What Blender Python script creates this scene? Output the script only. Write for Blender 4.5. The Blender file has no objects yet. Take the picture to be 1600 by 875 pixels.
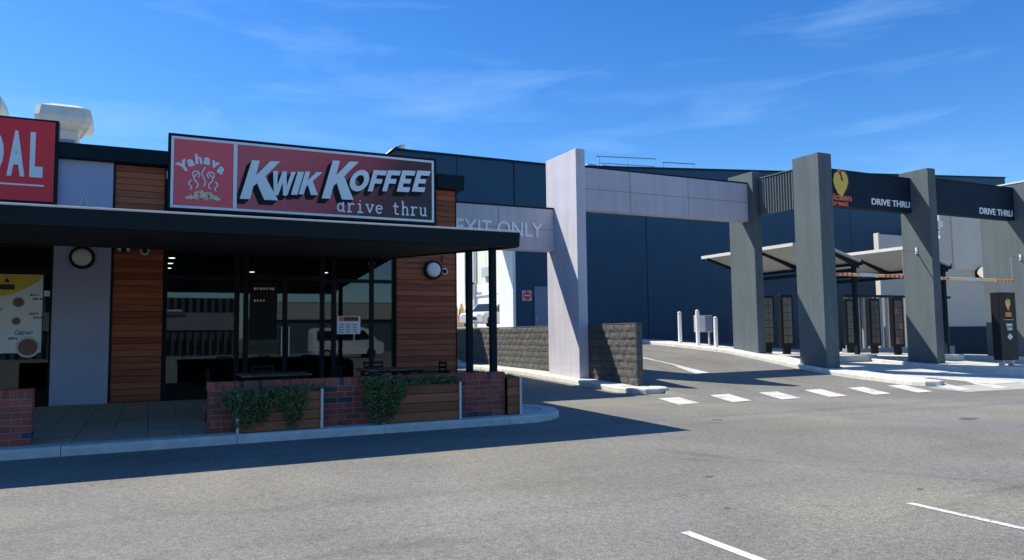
import bpy, bmesh, math, random
from math import radians, sin, cos, pi, hypot
from mathutils import Vector, Matrix, noise
R = random.Random(7)
S = bpy.context.scene
# ---------------------------------------------------------------- camera
CAM_H, YAW, PITCH, ROLL, FPX = 1.5, radians(26.0), radians(4.2), radians(-0.7), 1158.0
cam = bpy.data.cameras.new('camera'); cam.sensor_width = 36; cam.lens = FPX * 36 / 1600
cam.clip_end = 3000; cam.clip_start = 0.05
co = bpy.data.objects.new('camera', cam); S.collection.objects.link(co); S.camera = co
fw = Vector((sin(YAW) * cos(PITCH), cos(YAW) * cos(PITCH), sin(PITCH)))
rt = Vector((cos(YAW), -sin(YAW), 0)); up = rt.cross(fw)
r2 = rt * cos(ROLL) + up * sin(ROLL); u2 = up * cos(ROLL) - rt * sin(ROLL)
M = Matrix((r2, u2, -fw)).transposed().to_4x4(); M.translation = Vector((0, 0, CAM_H)); co.matrix_world = M
S.render.resolution_x = 1024; S.render.resolution_y = 560
# ---------------------------------------------------------------- light
SUN = Vector((-0.61, 0.57, 1.0)).normalized()
el = math.asin(SUN.z); az = math.atan2(SUN.x, SUN.y)
sl = bpy.data.lights.new('sun', 'SUN'); sl.energy = 5.0; sl.angle = radians(0.5); sl.color = (1.0, 0.94, 0.83)
so = bpy.data.objects.new('sun', sl); S.collection.objects.link(so)
so.rotation_euler = SUN.to_track_quat('Z', 'Y').to_euler(); so.location = (-20, 20, 40)
S.view_settings.view_transform = 'Standard'; S.view_settings.look = 'None'; S.view_settings.gamma = 1
S.view_settings.exposure = 0.45
W = bpy.data.worlds.new('World'); S.world = W; W.use_nodes = True
nt = W.node_tree; N = nt.nodes; L = nt.links
bg = N['Background']; bg.inputs[1].default_value = 0.1
sky = N.new('ShaderNodeTexSky'); sky.sky_type = 'NISHITA'; sky.sun_disc = False
sky.sun_elevation = el; sky.sun_rotation = az % (2 * pi); sky.air_density = 1.0; sky.dust_density = 0.25; sky.ozone_density = 3.0
hs = N.new('ShaderNodeHueSaturation'); hs.inputs['Saturation'].default_value = 1.35; hs.inputs['Value'].default_value = 1.0
hs.inputs['Hue'].default_value = 0.508
L.new(sky.outputs[0], hs.inputs['Color'])
tc = N.new('ShaderNodeTexCoord'); mp = N.new('ShaderNodeMapping'); mp.inputs['Scale'].default_value = (2.0, 1.3, 10.0)
mp.inputs['Rotation'].default_value = (0.10, 0.12, 0.5); mp.inputs['Location'].default_value = (1.9, 0.15, 1.2)
n1 = N.new('ShaderNodeTexNoise'); n1.inputs['Scale'].default_value = 1.9; n1.inputs['Detail'].default_value = 8; n1.inputs['Roughness'].default_value = 0.55
n1.inputs['Distortion'].default_value = 0.5
rp = N.new('ShaderNodeMapRange'); rp.inputs['From Min'].default_value = 0.50; rp.inputs['From Max'].default_value = 0.90; rp.inputs['To Max'].default_value = 0.27
L.new(tc.outputs['Generated'], mp.inputs[0]); L.new(mp.outputs[0], n1.inputs[0]); L.new(n1.outputs[0], rp.inputs[0])
mx = N.new('ShaderNodeMix'); mx.data_type = 'RGBA'; mx.inputs['B'].default_value = (5.5, 8.0, 11.0, 1)
L.new(rp.outputs[0], mx.inputs['Factor']); L.new(hs.outputs[0], mx.inputs['A']); L.new(mx.outputs['Result'], bg.inputs[0])
tn = N.new('ShaderNodeVectorMath'); tn.operation = 'MULTIPLY'; tn.inputs[1].default_value = (1.06, 1.24, 1.34); L.new(hs.outputs[0], tn.inputs[0]); L.new(tn.outputs[0], mx.inputs['A'])

# ---------------------------------------------------------------- materials
def mat(name, col, rough=0.6, metal=0.0, var=0.08, scale=6.0, bump=0.0, bscale=60.0, rnd=0.0, spec=0.5, stretch=None, emit=None, detail=5):
    m = bpy.data.materials.new(name); m.use_nodes = True; t = m.node_tree; n = t.nodes; l = t.links
    b = n['Principled BSDF']; b.inputs['Roughness'].default_value = rough; b.inputs['Metallic'].default_value = metal
    b.inputs['Specular IOR Level'].default_value = spec
    c = n.new('ShaderNodeTexCoord'); mp = n.new('ShaderNodeMapping'); l.new(c.outputs['Object'], mp.inputs[0])
    if stretch: mp.inputs['Scale'].default_value = stretch
    oi = n.new('ShaderNodeObjectInfo')
    cm = n.new('ShaderNodeCombineXYZ'); ml = n.new('ShaderNodeMath'); ml.operation = 'MULTIPLY'; ml.inputs[1].default_value = 37.0
    l.new(oi.outputs['Random'], ml.inputs[0]); l.new(ml.outputs[0], cm.inputs[0]); l.new(ml.outputs[0], cm.inputs[2]); l.new(cm.outputs[0], mp.inputs['Location'])
    nz = n.new('ShaderNodeTexNoise'); nz.inputs['Scale'].default_value = scale; nz.inputs['Detail'].default_value = detail; l.new(mp.outputs[0], nz.inputs[0])
    mr = n.new('ShaderNodeMapRange'); mr.inputs['From Min'].default_value = 0.25; mr.inputs['From Max'].default_value = 0.75
    mr.inputs['To Min'].default_value = 1 - var; mr.inputs['To Max'].default_value = 1 + var; l.new(nz.outputs[0], mr.inputs[0])
    val = mr.outputs[0]
    if rnd:
        m2 = n.new('ShaderNodeMapRange'); m2.inputs['To Min'].default_value = 1 - rnd; m2.inputs['To Max'].default_value = 1 + rnd
        l.new(oi.outputs['Random'], m2.inputs[0]); mm = n.new('ShaderNodeMath'); mm.operation = 'MULTIPLY'
        l.new(val, mm.inputs[0]); l.new(m2.outputs[0], mm.inputs[1]); val = mm.outputs[0]
    h = n.new('ShaderNodeVectorMath'); h.operation = 'SCALE'; h.inputs[0].default_value = col[:3]; l.new(val, h.inputs['Scale'])
    l.new(h.outputs[0], b.inputs['Base Color'])
    if bump:
        bp = n.new('ShaderNodeBump'); bp.inputs['Strength'].default_value = bump; bp.inputs['Distance'].default_value = 0.02
        nb = n.new('ShaderNodeTexNoise'); nb.inputs['Scale'].default_value = bscale; nb.inputs['Detail'].default_value = 4
        l.new(mp.outputs[0], nb.inputs[0]); l.new(nb.outputs[0], bp.inputs['Height']); l.new(bp.outputs[0], b.inputs['Normal'])
    if emit:
        b.inputs['Emission Color'].default_value = (*emit[:3], 1); b.inputs['Emission Strength'].default_value = emit[3]
    return m

def asphalt():
    m = bpy.data.materials.new('asphalt'); m.use_nodes = True; t = m.node_tree; n = t.nodes; l = t.links
    b = n['Principled BSDF']; b.inputs['Roughness'].default_value = 0.88; b.inputs['Specular IOR Level'].default_value = 0.25
    c = n.new('ShaderNodeTexCoord')
    def noi(s, d, dist=0, sc=None):
        x = n.new('ShaderNodeTexNoise'); x.inputs['Scale'].default_value = s; x.inputs['Detail'].default_value = d; x.inputs['Distortion'].default_value = dist
        if sc:
            q = n.new('ShaderNodeMapping'); q.inputs['Scale'].default_value = sc; l.new(c.outputs['Object'], q.inputs[0]); l.new(q.outputs[0], x.inputs[0])
        else: l.new(c.outputs['Object'], x.inputs[0])
        return x.outputs[0]
    def mr(v, a, bb, lo, hi):
        x = n.new('ShaderNodeMapRange'); l.new(v, x.inputs[0]); x.inputs[1].default_value = a; x.inputs[2].default_value = bb; x.inputs[3].default_value = lo; x.inputs[4].default_value = hi
        return x.outputs[0]
    def mul(a, b_):
        x = n.new('ShaderNodeMath'); x.operation = 'MULTIPLY'; l.new(a, x.inputs[0]); l.new(b_, x.inputs[1]); return x.outputs[0]
    vo = n.new('ShaderNodeTexVoronoi'); vo.inputs['Scale'].default_value = 95; l.new(c.outputs['Object'], vo.inputs[0])
    sep = n.new('ShaderNodeSeparateColor'); l.new(vo.outputs['Color'], sep.inputs[0])
    v = mr(sep.outputs[0], 0, 1, 0.66, 1.34)
    v = mul(v, mr(noi(14, 6), 0.3, 0.7, 0.86, 1.14))
    v = mul(v, mr(noi(0.55, 5, 0.6), 0.3, 0.7, 0.86, 1.10))
    v = mul(v, mr(noi(0.16, 4), 0.35, 0.65, 0.90, 1.08))
    v = mul(v, mr(noi(0.5, 5, 1.2, (0.35, 1.6, 1)), 0.60, 0.74, 1.0, 0.80))      # worn darker streaks
    v = mul(v, mr(noi(2.2, 4, 0.2), 0.70, 0.78, 1.0, 0.62))                         # oil spots
    rv = n.new('ShaderNodeTexVoronoi'); rv.inputs['Scale'].default_value = 0.45; rv.inputs['Randomness'].default_value = 1
    l.new(c.outputs['Object'], rv.inputs[0]); v = mul(v, mr(rv.outputs['Distance'], 0.035, 0.075, 0.55, 1.0))
    sx = n.new('ShaderNodeSeparateXYZ'); l.new(c.outputs['Object'], sx.inputs[0]); wob = noi(.8, 3)
    def mth(op, a, b_=None, c_=None):
        x = n.new('ShaderNodeMath'); x.operation = op
        for i_, q_ in enumerate((a, b_, c_)):
            if q_ is None: continue
            if isinstance(q_, (int, float)): x.inputs[i_].default_value = q_
            else: l.new(q_, x.inputs[i_])
        return x.outputs[0]
    brk = mr(noi(3.0, 5), .35, .62, .0, 1.0)
    for x0, y0, x1, y1, w_, st_ in ((5.6, 8.4, 7.6, 4.2, .10, .20), (5.2, 8.2, 6.3, 6.4, .07, .14), (6.3, 4.35, 8.6, 4.25, .06, .26), (-2, 7.2, 5, 6.6, .16, .10), (-1, 5.9, 6, 5.6, .14, .09), (6, 10.6, 16, 10.0, .22, .16), (7.5, 9.8, 18, 8.9, .18, .13), (13, 12, 15, 24, .16, .14), (16.3, 12, 16.6, 24, .16, .14), (2.2, 1, 2.6, 6, .10, .12)):
        ln_ = hypot(x1 - x0, y1 - y0); dx_, dy_ = (x1 - x0) / ln_, (y1 - y0) / ln_
        px_ = mth('SUBTRACT', sx.outputs[0], x0); py_ = mth('SUBTRACT', sx.outputs[1], y0)
        t_ = mth('MULTIPLY_ADD', px_, dx_, mth('MULTIPLY', py_, dy_)); s_ = mth('MULTIPLY_ADD', px_, -dy_, mth('MULTIPLY', py_, dx_)); s_ = mth('MULTIPLY_ADD', mth('SUBTRACT', wob, .5), .5, s_)
        mask = mth('MULTIPLY', mth('MULTIPLY', mr(mth('ABSOLUTE', s_), w_ * .3, w_ * 1.3, 1, 0), mr(t_, 0, .6, 0, 1)), mr(t_, ln_ - .6, ln_, 1, 0))
        v = mul(v, mth('SUBTRACT', 1.0, mth('MULTIPLY', mth('MULTIPLY', mask, brk), st_ * 1.25)))
    tint = n.new('ShaderNodeMix'); tint.data_type = 'RGBA'; l.new(mr(noi(0.35, 4), 0.4, 0.65, 0, 1), tint.inputs['Factor'])
    tint.inputs['A'].default_value = (0.200, 0.194, 0.174, 1); tint.inputs['B'].default_value = (0.222, 0.208, 0.168, 1)
    h = n.new('ShaderNodeVectorMath'); h.operation = 'SCALE'; l.new(tint.outputs['Result'], h.inputs[0]); l.new(v, h.inputs['Scale']); l.new(h.outputs[0], b.inputs['Base Color'])
    bp = n.new('ShaderNodeBump'); bp.inputs['Strength'].default_value = 0.6; bp.inputs['Distance'].default_value = 0.006
    l.new(vo.outputs['Distance'], bp.inputs['Height']); l.new(bp.outputs[0], b.inputs['Normal'])
    return m

def glass(name, tint=(0.55, 0.6, 0.62)):
    m = bpy.data.materials.new(name); m.use_nodes = True; t = m.node_tree; n = t.nodes; l = t.links
    n.remove(n['Principled BSDF']); o = n['Material Output']
    tr = n.new('ShaderNodeBsdfTransparent'); tr.inputs[0].default_value = (*tint, 1)
    g = n.new('ShaderNodeBsdfGlossy'); g.inputs['Roughness'].default_value = 0.01; g.inputs[0].default_value = (0.72, 0.84, 0.9, 1)
    f = n.new('ShaderNodeFresnel'); f.inputs[0].default_value = 1.62
    mx = n.new('ShaderNodeMixShader'); l.new(f.outputs[0], mx.inputs[0]); l.new(tr.outputs[0], mx.inputs[1]); l.new(g.outputs[0], mx.inputs[2]); l.new(mx.outputs[0], o.inputs[0])
    return m

def timber(name, a, b2):
    m = mat(name, (1, 1, 1), 0.62, bump=0.25, bscale=18, stretch=(0.8, 6, 14)); t = m.node_tree; n = t.nodes; l = t.links
    b = n['Principled BSDF']
    oi = n.new('ShaderNodeObjectInfo'); c = n.new('ShaderNodeTexCoord'); mp = n.new('ShaderNodeMapping'); mp.inputs['Scale'].default_value = (1.2, 5, 22)
    cm = n.new('ShaderNodeCombineXYZ'); ml = n.new('ShaderNodeMath'); ml.operation = 'MULTIPLY'; ml.inputs[1].default_value = 53
    l.new(oi.outputs['Random'], ml.inputs[0]); l.new(ml.outputs[0], cm.inputs[0]); l.new(ml.outputs[0], cm.inputs[2])
    l.new(c.outputs['Object'], mp.inputs[0]); l.new(cm.outputs[0], mp.inputs['Location'])
    nz = n.new('ShaderNodeTexNoise'); nz.inputs['Scale'].default_value = 1.6; nz.inputs['Detail'].default_value = 7; nz.inputs['Distortion'].default_value = 0.8
    l.new(mp.outputs[0], nz.inputs[0])
    ad = n.new('ShaderNodeMath'); ad.operation = 'ADD'; l.new(nz.outputs[0], ad.inputs[0])
    m3 = n.new('ShaderNodeMapRange'); m3.inputs['To Min'].default_value = -0.22; m3.inputs['To Max'].default_value = 0.22; l.new(oi.outputs['Random'], m3.inputs[0]); l.new(m3.outputs[0], ad.inputs[1])
    cr = n.new('ShaderNodeValToRGB'); cr.color_ramp.elements[0].position = 0.28; cr.color_ramp.elements[0].color = (*a, 1)
    cr.color_ramp.elements[1].position = 0.72; cr.color_ramp.elements[1].color = (*b2, 1); l.new(ad.outputs[0], cr.inputs[0]); l.new(cr.outputs[0], b.inputs['Base Color'])
    return m

def grad(name, stops, axis=0, lo=-1, hi=1, tilt=0.0):      # a printed colour fade on a sign face
    m = bpy.data.materials.new(name); m.use_nodes = True; t = m.node_tree; n = t.nodes; l = t.links; b = n['Principled BSDF']; b.inputs['Roughness'].default_value = 0.4
    c = n.new('ShaderNodeTexCoord'); s = n.new('ShaderNodeSeparateXYZ'); l.new(c.outputs['Object'], s.inputs[0])
    a = n.new('ShaderNodeMath'); a.operation = 'MULTIPLY_ADD'; l.new(s.outputs[2], a.inputs[0]); a.inputs[1].default_value = tilt; l.new(s.outputs[axis], a.inputs[2])
    r = n.new('ShaderNodeMapRange'); r.inputs[1].default_value = lo; r.inputs[2].default_value = hi; l.new(a.outputs[0], r.inputs[0])
    cr = n.new('ShaderNodeValToRGB'); e = cr.color_ramp.elements
    e[0].position, e[0].color = stops[0][0], (*stops[0][1], 1); e[1].position, e[1].color = stops[-1][0], (*stops[-1][1], 1)
    for p, k in stops[1:-1]: x = e.new(p); x.color = (*k, 1)
    l.new(r.outputs[0], cr.inputs[0]); l.new(cr.outputs[0], b.inputs['Base Color']); return m

def weather(name, col, rough=0.82, courses=True):
    """painted render or cladding: faint block courses, rain streaks down the face, grime"""
    m = bpy.data.materials.new(name); m.use_nodes = True; t = m.node_tree; n = t.nodes; l = t.links
    b = n['Principled BSDF']; b.inputs['Roughness'].default_value = rough; b.inputs['Specular IOR Level'].default_value = .3
    c = n.new('ShaderNodeTexCoord'); g = n.new('ShaderNodeNewGeometry')
    def noi(sc, scale, d, src=None):
        q = n.new('ShaderNodeMapping'); q.inputs['Scale'].default_value = sc; l.new(g.outputs['Position'], q.inputs[0])
        x = n.new('ShaderNodeTexNoise'); x.inputs['Scale'].default_value = scale; x.inputs['Detail'].default_value = d; l.new(q.outputs[0], x.inputs[0]); return x.outputs[0]
    def mr(v, a, bb, lo, hi):
        x = n.new('ShaderNodeMapRange'); l.new(v, x.inputs[0]); x.inputs[1].default_value = a; x.inputs[2].default_value = bb; x.inputs[3].default_value = lo; x.inputs[4].default_value = hi; return x.outputs[0]
    def mul(a, b_):
        x = n.new('ShaderNodeMath'); x.operation = 'MULTIPLY'; l.new(a, x.inputs[0]); l.new(b_, x.inputs[1]); return x.outputs[0]
    v = mul(mr(noi((5, 5, .35), 1.0, 5), .35, .7, 1.05, .90), mr(noi((1, 1, 1), .9, 5), .3, .7, .93, 1.06)); v = mul(v, mr(noi((1, 1, 1), 40, 3), .3, .7, .96, 1.04))
    v = mul(v, mr(noi((1.5, 1.5, 3), 3, 4), .62, .75, 1.0, .90))
    h = n.new('ShaderNodeVectorMath'); h.operation = 'SCALE'; h.inputs[0].default_value = col; l.new(v, h.inputs['Scale']); l.new(h.outputs[0], b.inputs['Base Color'])
    bp = n.new('ShaderNodeBump'); bp.inputs['Strength'].default_value = .35 if courses else .12; bp.inputs['Distance'].default_value = .01
    if courses:
        sp = n.new('ShaderNodeSeparateXYZ'); l.new(g.outputs['Position'], sp.inputs[0]); cb = n.new('ShaderNodeCombineXYZ'); ad = n.new('ShaderNodeMath'); l.new(sp.outputs[0], ad.inputs[0]); l.new(sp.outputs[1], ad.inputs[1]); l.new(ad.outputs[0], cb.inputs[0]); l.new(sp.outputs[2], cb.inputs[1])
        br = n.new('ShaderNodeTexBrick'); br.inputs['Scale'].default_value = 1; br.inputs['Brick Width'].default_value = .4; br.inputs['Row Height'].default_value = .2; br.inputs['Mortar Size'].default_value = .008; br.inputs['Mortar Smooth'].default_value = 1
        br.inputs['Color1'].default_value = (1, 1, 1, 1); br.inputs['Color2'].default_value = (.9, .9, .9, 1); br.inputs['Mortar'].default_value = (0, 0, 0, 1); l.new(cb.outputs[0], br.inputs[0]); l.new(br.outputs[0], bp.inputs['Height'])
    else: l.new(noi((.15, .15, 6), 1.5, 3), bp.inputs['Height'])
    l.new(bp.outputs[0], b.inputs['Normal']); return m

def worn_paint():
    m = bpy.data.materials.new('road_paint'); m.use_nodes = True; t = m.node_tree; n = t.nodes; l = t.links; b = n['Principled BSDF']; b.inputs['Roughness'].default_value = .8
    g = n.new('ShaderNodeNewGeometry'); a = n.new('ShaderNodeTexNoise'); a.inputs['Scale'].default_value = 22; a.inputs['Detail'].default_value = 8; a.inputs['Roughness'].default_value = .7; l.new(g.outputs['Position'], a.inputs[0])
    d = n.new('ShaderNodeTexNoise'); d.inputs['Scale'].default_value = 1.7; d.inputs['Detail'].default_value = 4; l.new(g.outputs['Position'], d.inputs[0])
    s_ = n.new('ShaderNodeMath'); s_.operation = 'MULTIPLY_ADD'; l.new(d.outputs[0], s_.inputs[0]); s_.inputs[1].default_value = .55; l.new(a.outputs[0], s_.inputs[2])
    r_ = n.new('ShaderNodeMapRange'); r_.inputs[1].default_value = .79; r_.inputs[2].default_value = .93; l.new(s_.outputs[0], r_.inputs[0])
    x = n.new('ShaderNodeMix'); x.data_type = 'RGBA'; x.inputs['A'].default_value = (.62, .61, .57, 1); x.inputs['B'].default_value = (.24, .235, .215, 1); l.new(r_.outputs[0], x.inputs['Factor']); l.new(x.outputs['Result'], b.inputs['Base Color']); return m

MT = dict(
    asphalt=asphalt(),
    concrete=mat('kerb_concrete', (0.60, 0.58, 0.52), 0.85, var=0.14, scale=5, bump=0.3, bscale=40, rnd=0.05),
    slab=mat('pale_concrete_slab', (0.56, 0.54, 0.48), 0.85, var=0.12, scale=2.5, bump=0.2, rnd=0.04),
    paver=mat('brown_paver', (0.50, 0.39, 0.28), 0.8, var=0.15, scale=8, bump=0.25, rnd=0.10),
    paint=worn_paint(),
    lilac=weather('lilac_render', (0.52, 0.50, 0.545)),
    greyc=mat('shop_grey_render', (0.40, 0.42, 0.56), 0.8, var=0.05, scale=1.5, bump=0.12, bscale=90),
    dgrey=weather('dark_grey_render', (0.098, 0.122, 0.130)),
    blue=weather('blue_panel', (0.016, 0.066, 0.122), .6, False),
    navy=mat('navy_fascia', (0.008, 0.020, 0.038), 0.6, var=0.06, scale=1, spec=.15),
    teal=mat('dark_teal_metal', (0.005, 0.016, 0.022), 0.6, var=0.08, scale=2, spec=.15),
    black=mat('black_paint', (0.007, 0.008, 0.010), 0.5, var=0.1, spec=.2),
    frame=mat('black_window_frame', (0.006, 0.009, 0.013), 0.5, var=0.05, spec=.2),
    soffit=mat('soffit_lining', (0.012, 0.014, 0.018), 0.8, var=0.08),
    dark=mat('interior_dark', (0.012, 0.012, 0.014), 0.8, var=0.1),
    white=mat('white_paint', (0.78, 0.78, 0.76), 0.5, var=0.05),
    trim=mat('pale_metal_trim', (0.62, 0.62, 0.60), 0.4, var=0.08, scale=10),
    red=mat('sign_red', (0.90, 0.018, 0.032), 0.4, var=0.03),
    red2=mat('sign_red_pale', (0.88, 0.10, 0.12), 0.4, var=0.04),
    signw=mat('sign_white', (0.80, 0.84, 0.86), 0.4, var=0.02),
    cream_print=mat('sign_cream', (0.75, 0.72, 0.45), 0.4, var=0.15, scale=30),
    cream=mat('cream_cladding', (0.66, 0.68, 0.55), 0.7, var=0.05, scale=1),
    gwall=mat('mid_grey_render', (0.50, 0.46, 0.39), 0.85, var=0.05, scale=1, bump=0.1),
    gwall2=mat('light_grey_render', (0.57, 0.525, 0.44), 0.85, var=0.05, scale=1, bump=0.1),
    block=mat('split_block', (0.092, 0.090, 0.084), 0.95, var=0.35, scale=14, bump=0.9, bscale=35, rnd=0.12),
    mortar=mat('mortar', (0.27, 0.25, 0.23), 0.95, var=0.1, scale=20),
    dmortar=mat('dark_mortar', (0.07, 0.068, 0.065), 0.95, var=0.1, scale=20),
    brick=mat('red_brick', (0.30, 0.075, 0.05), 0.85, var=0.22, scale=16, bump=0.5, bscale=50, rnd=0.25),
    bbrick=mat('blue_black_brick', (0.05, 0.045, 0.06), 0.7, var=0.3, scale=16, bump=0.5, bscale=50, rnd=0.2),
    timber=timber('cedar_cladding', (0.20, 0.042, 0.014), (0.44, 0.115, 0.036)),
    ptimber=timber('planter_timber', (0.20, 0.060, 0.022), (0.36, 0.12, 0.042)),
    table=timber('table_timber', (0.10, 0.06, 0.045), (0.22, 0.13, 0.09)),
    leaf=mat('leaf_green', (0.080, 0.130, 0.045), 0.6, var=0.45, scale=9, detail=2),
    leaf2=mat('young_leaf_green', (0.10, 0.15, 0.05), 0.6, var=0.35, scale=9, detail=2),
    soil=mat('soil', (0.05, 0.035, 0.025), 0.95),
    glass=glass('window_glass'), lens=mat('lamp_lens', (0.72, 0.70, 0.62), 0.4, var=0.03),
    steel=mat('galvanised_steel', (0.46, 0.47, 0.48), 0.45, metal=0.3, var=0.1),
    cowl=mat('painted_cowl', (0.62, 0.62, 0.56), 0.5, var=0.10, scale=4),
    doorb=mat('pale_blue_door', (0.17, 0.22, 0.32), 0.5),
    yellow=mat('poster_yellow', (0.72, 0.56, 0.03), 0.4), poster=mat('poster_white', (0.80, 0.84, 0.84), 0.4, var=0.04, scale=4),
    food=mat('poster_food', (0.25, 0.11, 0.07), 0.5, var=0.6, scale=40), ink=mat('ink_dark', (0.02, 0.02, 0.03), 0.5), inkb=mat('ink_blue', (0.04, 0.07, 0.25), 0.5),
    gold=mat('logo_gold', (0.80, 0.52, 0.04), 0.4, var=0.08), orange=mat('logo_orange', (0.75, 0.13, 0.03), 0.4, var=0.08), dred=mat('logo_dark_red', (0.12, 0.008, 0.010), 0.4),
    tyre=mat('tyre', (0.02, 0.02, 0.02), 0.9), carw=mat('car_white', (0.78, 0.78, 0.78), 0.25, var=0.01), carg=mat('car_glass', (0.02, 0.025, 0.03), 0.08),
    sheet=mat('roof_sheet_underside', (0.40, 0.40, 0.36), 0.5, var=0.05), menu=mat('menu_print', (0.10, 0.085, 0.08), 0.3, var=1.0, scale=26, detail=8),
    globe_sunlit=mat('globe_sunlit_glow', (0.8, 0.74, 0.6), 0.4, emit=(1.0, 0.9, 0.68, 0.42)),  # warm emission stands in for sunlight on the globes
    glow=mat('downlight_glow', (0.9, 0.9, 0.85), 0.5, emit=(1.0, 0.92, 0.8, 5.0)),
    bstripe=mat('bar_red', (0.70, 0.10, 0.03), 0.5), byel=mat('bar_cream', (0.80, 0.55, 0.26), 0.5),
    stain=mat('old_bitumen_patch', (0.10, 0.10, 0.098), 0.9, var=0.3, scale=6, bump=0.4, bscale=80),
)

# ---------------------------------------------------------------- helpers
C = S.collection; WL = {}
def thing(name, label, cat, loc=(0, 0, 0), group=None):
    o = bpy.data.objects.new(name, None); C.objects.link(o); o.location = loc; o.empty_display_size = 0.2
    o['label'] = label; o['category'] = cat
    if group: o['group'] = group
    WL[o.name] = Vector(loc); return o
def link(name, me, parent, wloc):
    o = bpy.data.objects.new(name, me); C.objects.link(o)
    wloc = Vector(wloc)
    if parent: o.parent = parent; o.location = wloc - WL[parent.name]
    else: o.location = wloc
    WL[o.name] = wloc; return o
def tag(o, label, cat, group=None):
    o['label'] = label; o['category'] = cat
    if group: o['group'] = group
    return o
def struct(o): o['kind'] = 'structure'; return o
class MB:
    def __init__(s): s.v = []; s.f = []; s.mi = []; s.cur = 0
    def add(s, vs, fs):
        b = len(s.v); s.v += [tuple(v) for v in vs]; s.f += [tuple(i + b for i in f) for f in fs]; s.mi += [s.cur] * len(fs); return s
    def box(s, x0, x1, y0, y1, z0, z1, T=None, c=0.0):
        if c <= 0:
            vs = [Vector((x, y, z)) for z in (z0, z1) for y in (y0, y1) for x in (x0, x1)]
            fs = [(0, 2, 3, 1), (4, 5, 7, 6), (0, 1, 5, 4), (2, 6, 7, 3), (0, 4, 6, 2), (1, 3, 7, 5)]
        else:      # chamfered box
            c = min(c, abs(x1 - x0) * .45, abs(y1 - y0) * .45, abs(z1 - z0) * .45)
            vs = []; fs = []; idx = {}
            X = ((x0, x0 + c), (x1, x1 - c)); Y = ((y0, y0 + c), (y1, y1 - c)); Z = ((z0, z0 + c), (z1, z1 - c))
            for i in (0, 1):
                for j in (0, 1):
                    for k in (0, 1):
                        for ax in (0, 1, 2):
                            idx[i, j, k, ax] = len(vs)
                            vs.append(Vector((X[i][0 if ax == 0 else 1], Y[j][0 if ax == 1 else 1], Z[k][0 if ax == 2 else 1])))
            g = lambda i, j, k, a: idx[i, j, k, a]
            for i in (0, 1):
                fs.append(tuple(g(i, a, b, 0) for a, b in ((0, 0), (0, 1), (1, 1), (1, 0))))
                fs.append(tuple(g(a, i, b, 1) for a, b in ((0, 0), (0, 1), (1, 1), (1, 0))))
                fs.append(tuple(g(a, b, i, 2) for a, b in ((0, 0), (0, 1), (1, 1), (1, 0))))
                for j in (0, 1):
                    fs.append((g(i, j, 0, 0), g(i, j, 1, 0), g(i, j, 1, 1), g(i, j, 0, 1)))
                    fs.append((g(i, 0, j, 0), g(i, 1, j, 0), g(i, 1, j, 2), g(i, 0, j, 2)))
                    fs.append((g(0, i, j, 1), g(1, i, j, 1), g(1, i, j, 2), g(0, i, j, 2)))
                    for k in (0, 1): fs.append((g(i, j, k, 0), g(i, j, k, 1), g(i, j, k, 2)))
        if T: vs = [T @ v for v in vs]
        return s.add(vs, fs)
    def prism(s, pts, d0, d1, T=None, axis='y'):   # pts (u, w) outline; extruded along the axis from d0 to d1
        n = len(pts)
        if axis == 'y': q = [Vector((u, d0, w)) for u, w in pts] + [Vector((u, d1, w)) for u, w in pts]
        elif axis == 'x': q = [Vector((d0, u, w)) for u, w in pts] + [Vector((d1, u, w)) for u, w in pts]
        else: q = [Vector((u, w, d0)) for u, w in pts] + [Vector((u, w, d1)) for u, w in pts]
        if T: q = [T @ v for v in q]
        return s.add(q, [tuple(range(n)), tuple(range(2 * n - 1, n - 1, -1))] + [(i, i + n, (i + 1) % n + n, (i + 1) % n) for i in range(n)])
    def tube(s, pts, r, n=8, caps=True):
        pts = [Vector(p) for p in pts]; b = len(s.v); rs = r if isinstance(r, (list, tuple)) else [r] * len(pts)
        vs = []
        for i, p in enumerate(pts):
            d = (pts[min(i + 1, len(pts) - 1)] - pts[max(i - 1, 0)]).normalized()
            a = Vector((0, 0, 1)) if abs(d.z) < .9 else Vector((1, 0, 0)); u = d.cross(a).normalized(); w = d.cross(u)
            vs += [p + (u * cos(2 * pi * k / n) + w * sin(2 * pi * k / n)) * rs[i] for k in range(n)]
        fs = [(i * n + k, i * n + (k + 1) % n, (i + 1) * n + (k + 1) % n, (i + 1) * n + k) for i in range(len(pts) - 1) for k in range(n)]
        if caps: fs += [tuple(range(n))[::-1], tuple(range((len(pts) - 1) * n, len(pts) * n))]
        return s.add(vs, fs)
    def lathe(s, prof, T, n=24):      # prof (r, h) about the local z axis
        vs = []; 
        for r, h in prof: vs += [T @ Vector((r * cos(2 * pi * k / n), r * sin(2 * pi * k / n), h)) for k in range(n)]
        fs = [(i * n + k, i * n + (k + 1) % n, (i + 1) * n + (k + 1) % n, (i + 1) * n + k) for i in range(len(prof) - 1) for k in range(n)]
        fs += [tuple(range(n))[::-1], tuple(range((len(prof) - 1) * n, len(prof) * n))]
        return s.add(vs, fs)
    def build(s, name, m, parent=None, kind=None, smooth=False):
        lo = [min(v[i] for v in s.v) for i in range(3)]; hi = [max(v[i] for v in s.v) for i in range(3)]
        c = Vector(((lo[0] + hi[0]) / 2, (lo[1] + hi[1]) / 2, lo[2]))
        me = bpy.data.meshes.new(name); me.from_pydata([tuple(Vector(v) - c) for v in s.v], [], s.f)
        ms = m if isinstance(m, (list, tuple)) else [m]
        for k in ms: me.materials.append(MT[k] if isinstance(k, str) else k)
        if len(ms) > 1: me.polygons.foreach_set('material_index', s.mi)
        bm = bmesh.new(); bm.from_mesh(me); bmesh.ops.recalc_face_normals(bm, faces=bm.faces); bm.to_mesh(me); bm.free()
        if smooth: me.shade_smooth()
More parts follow.
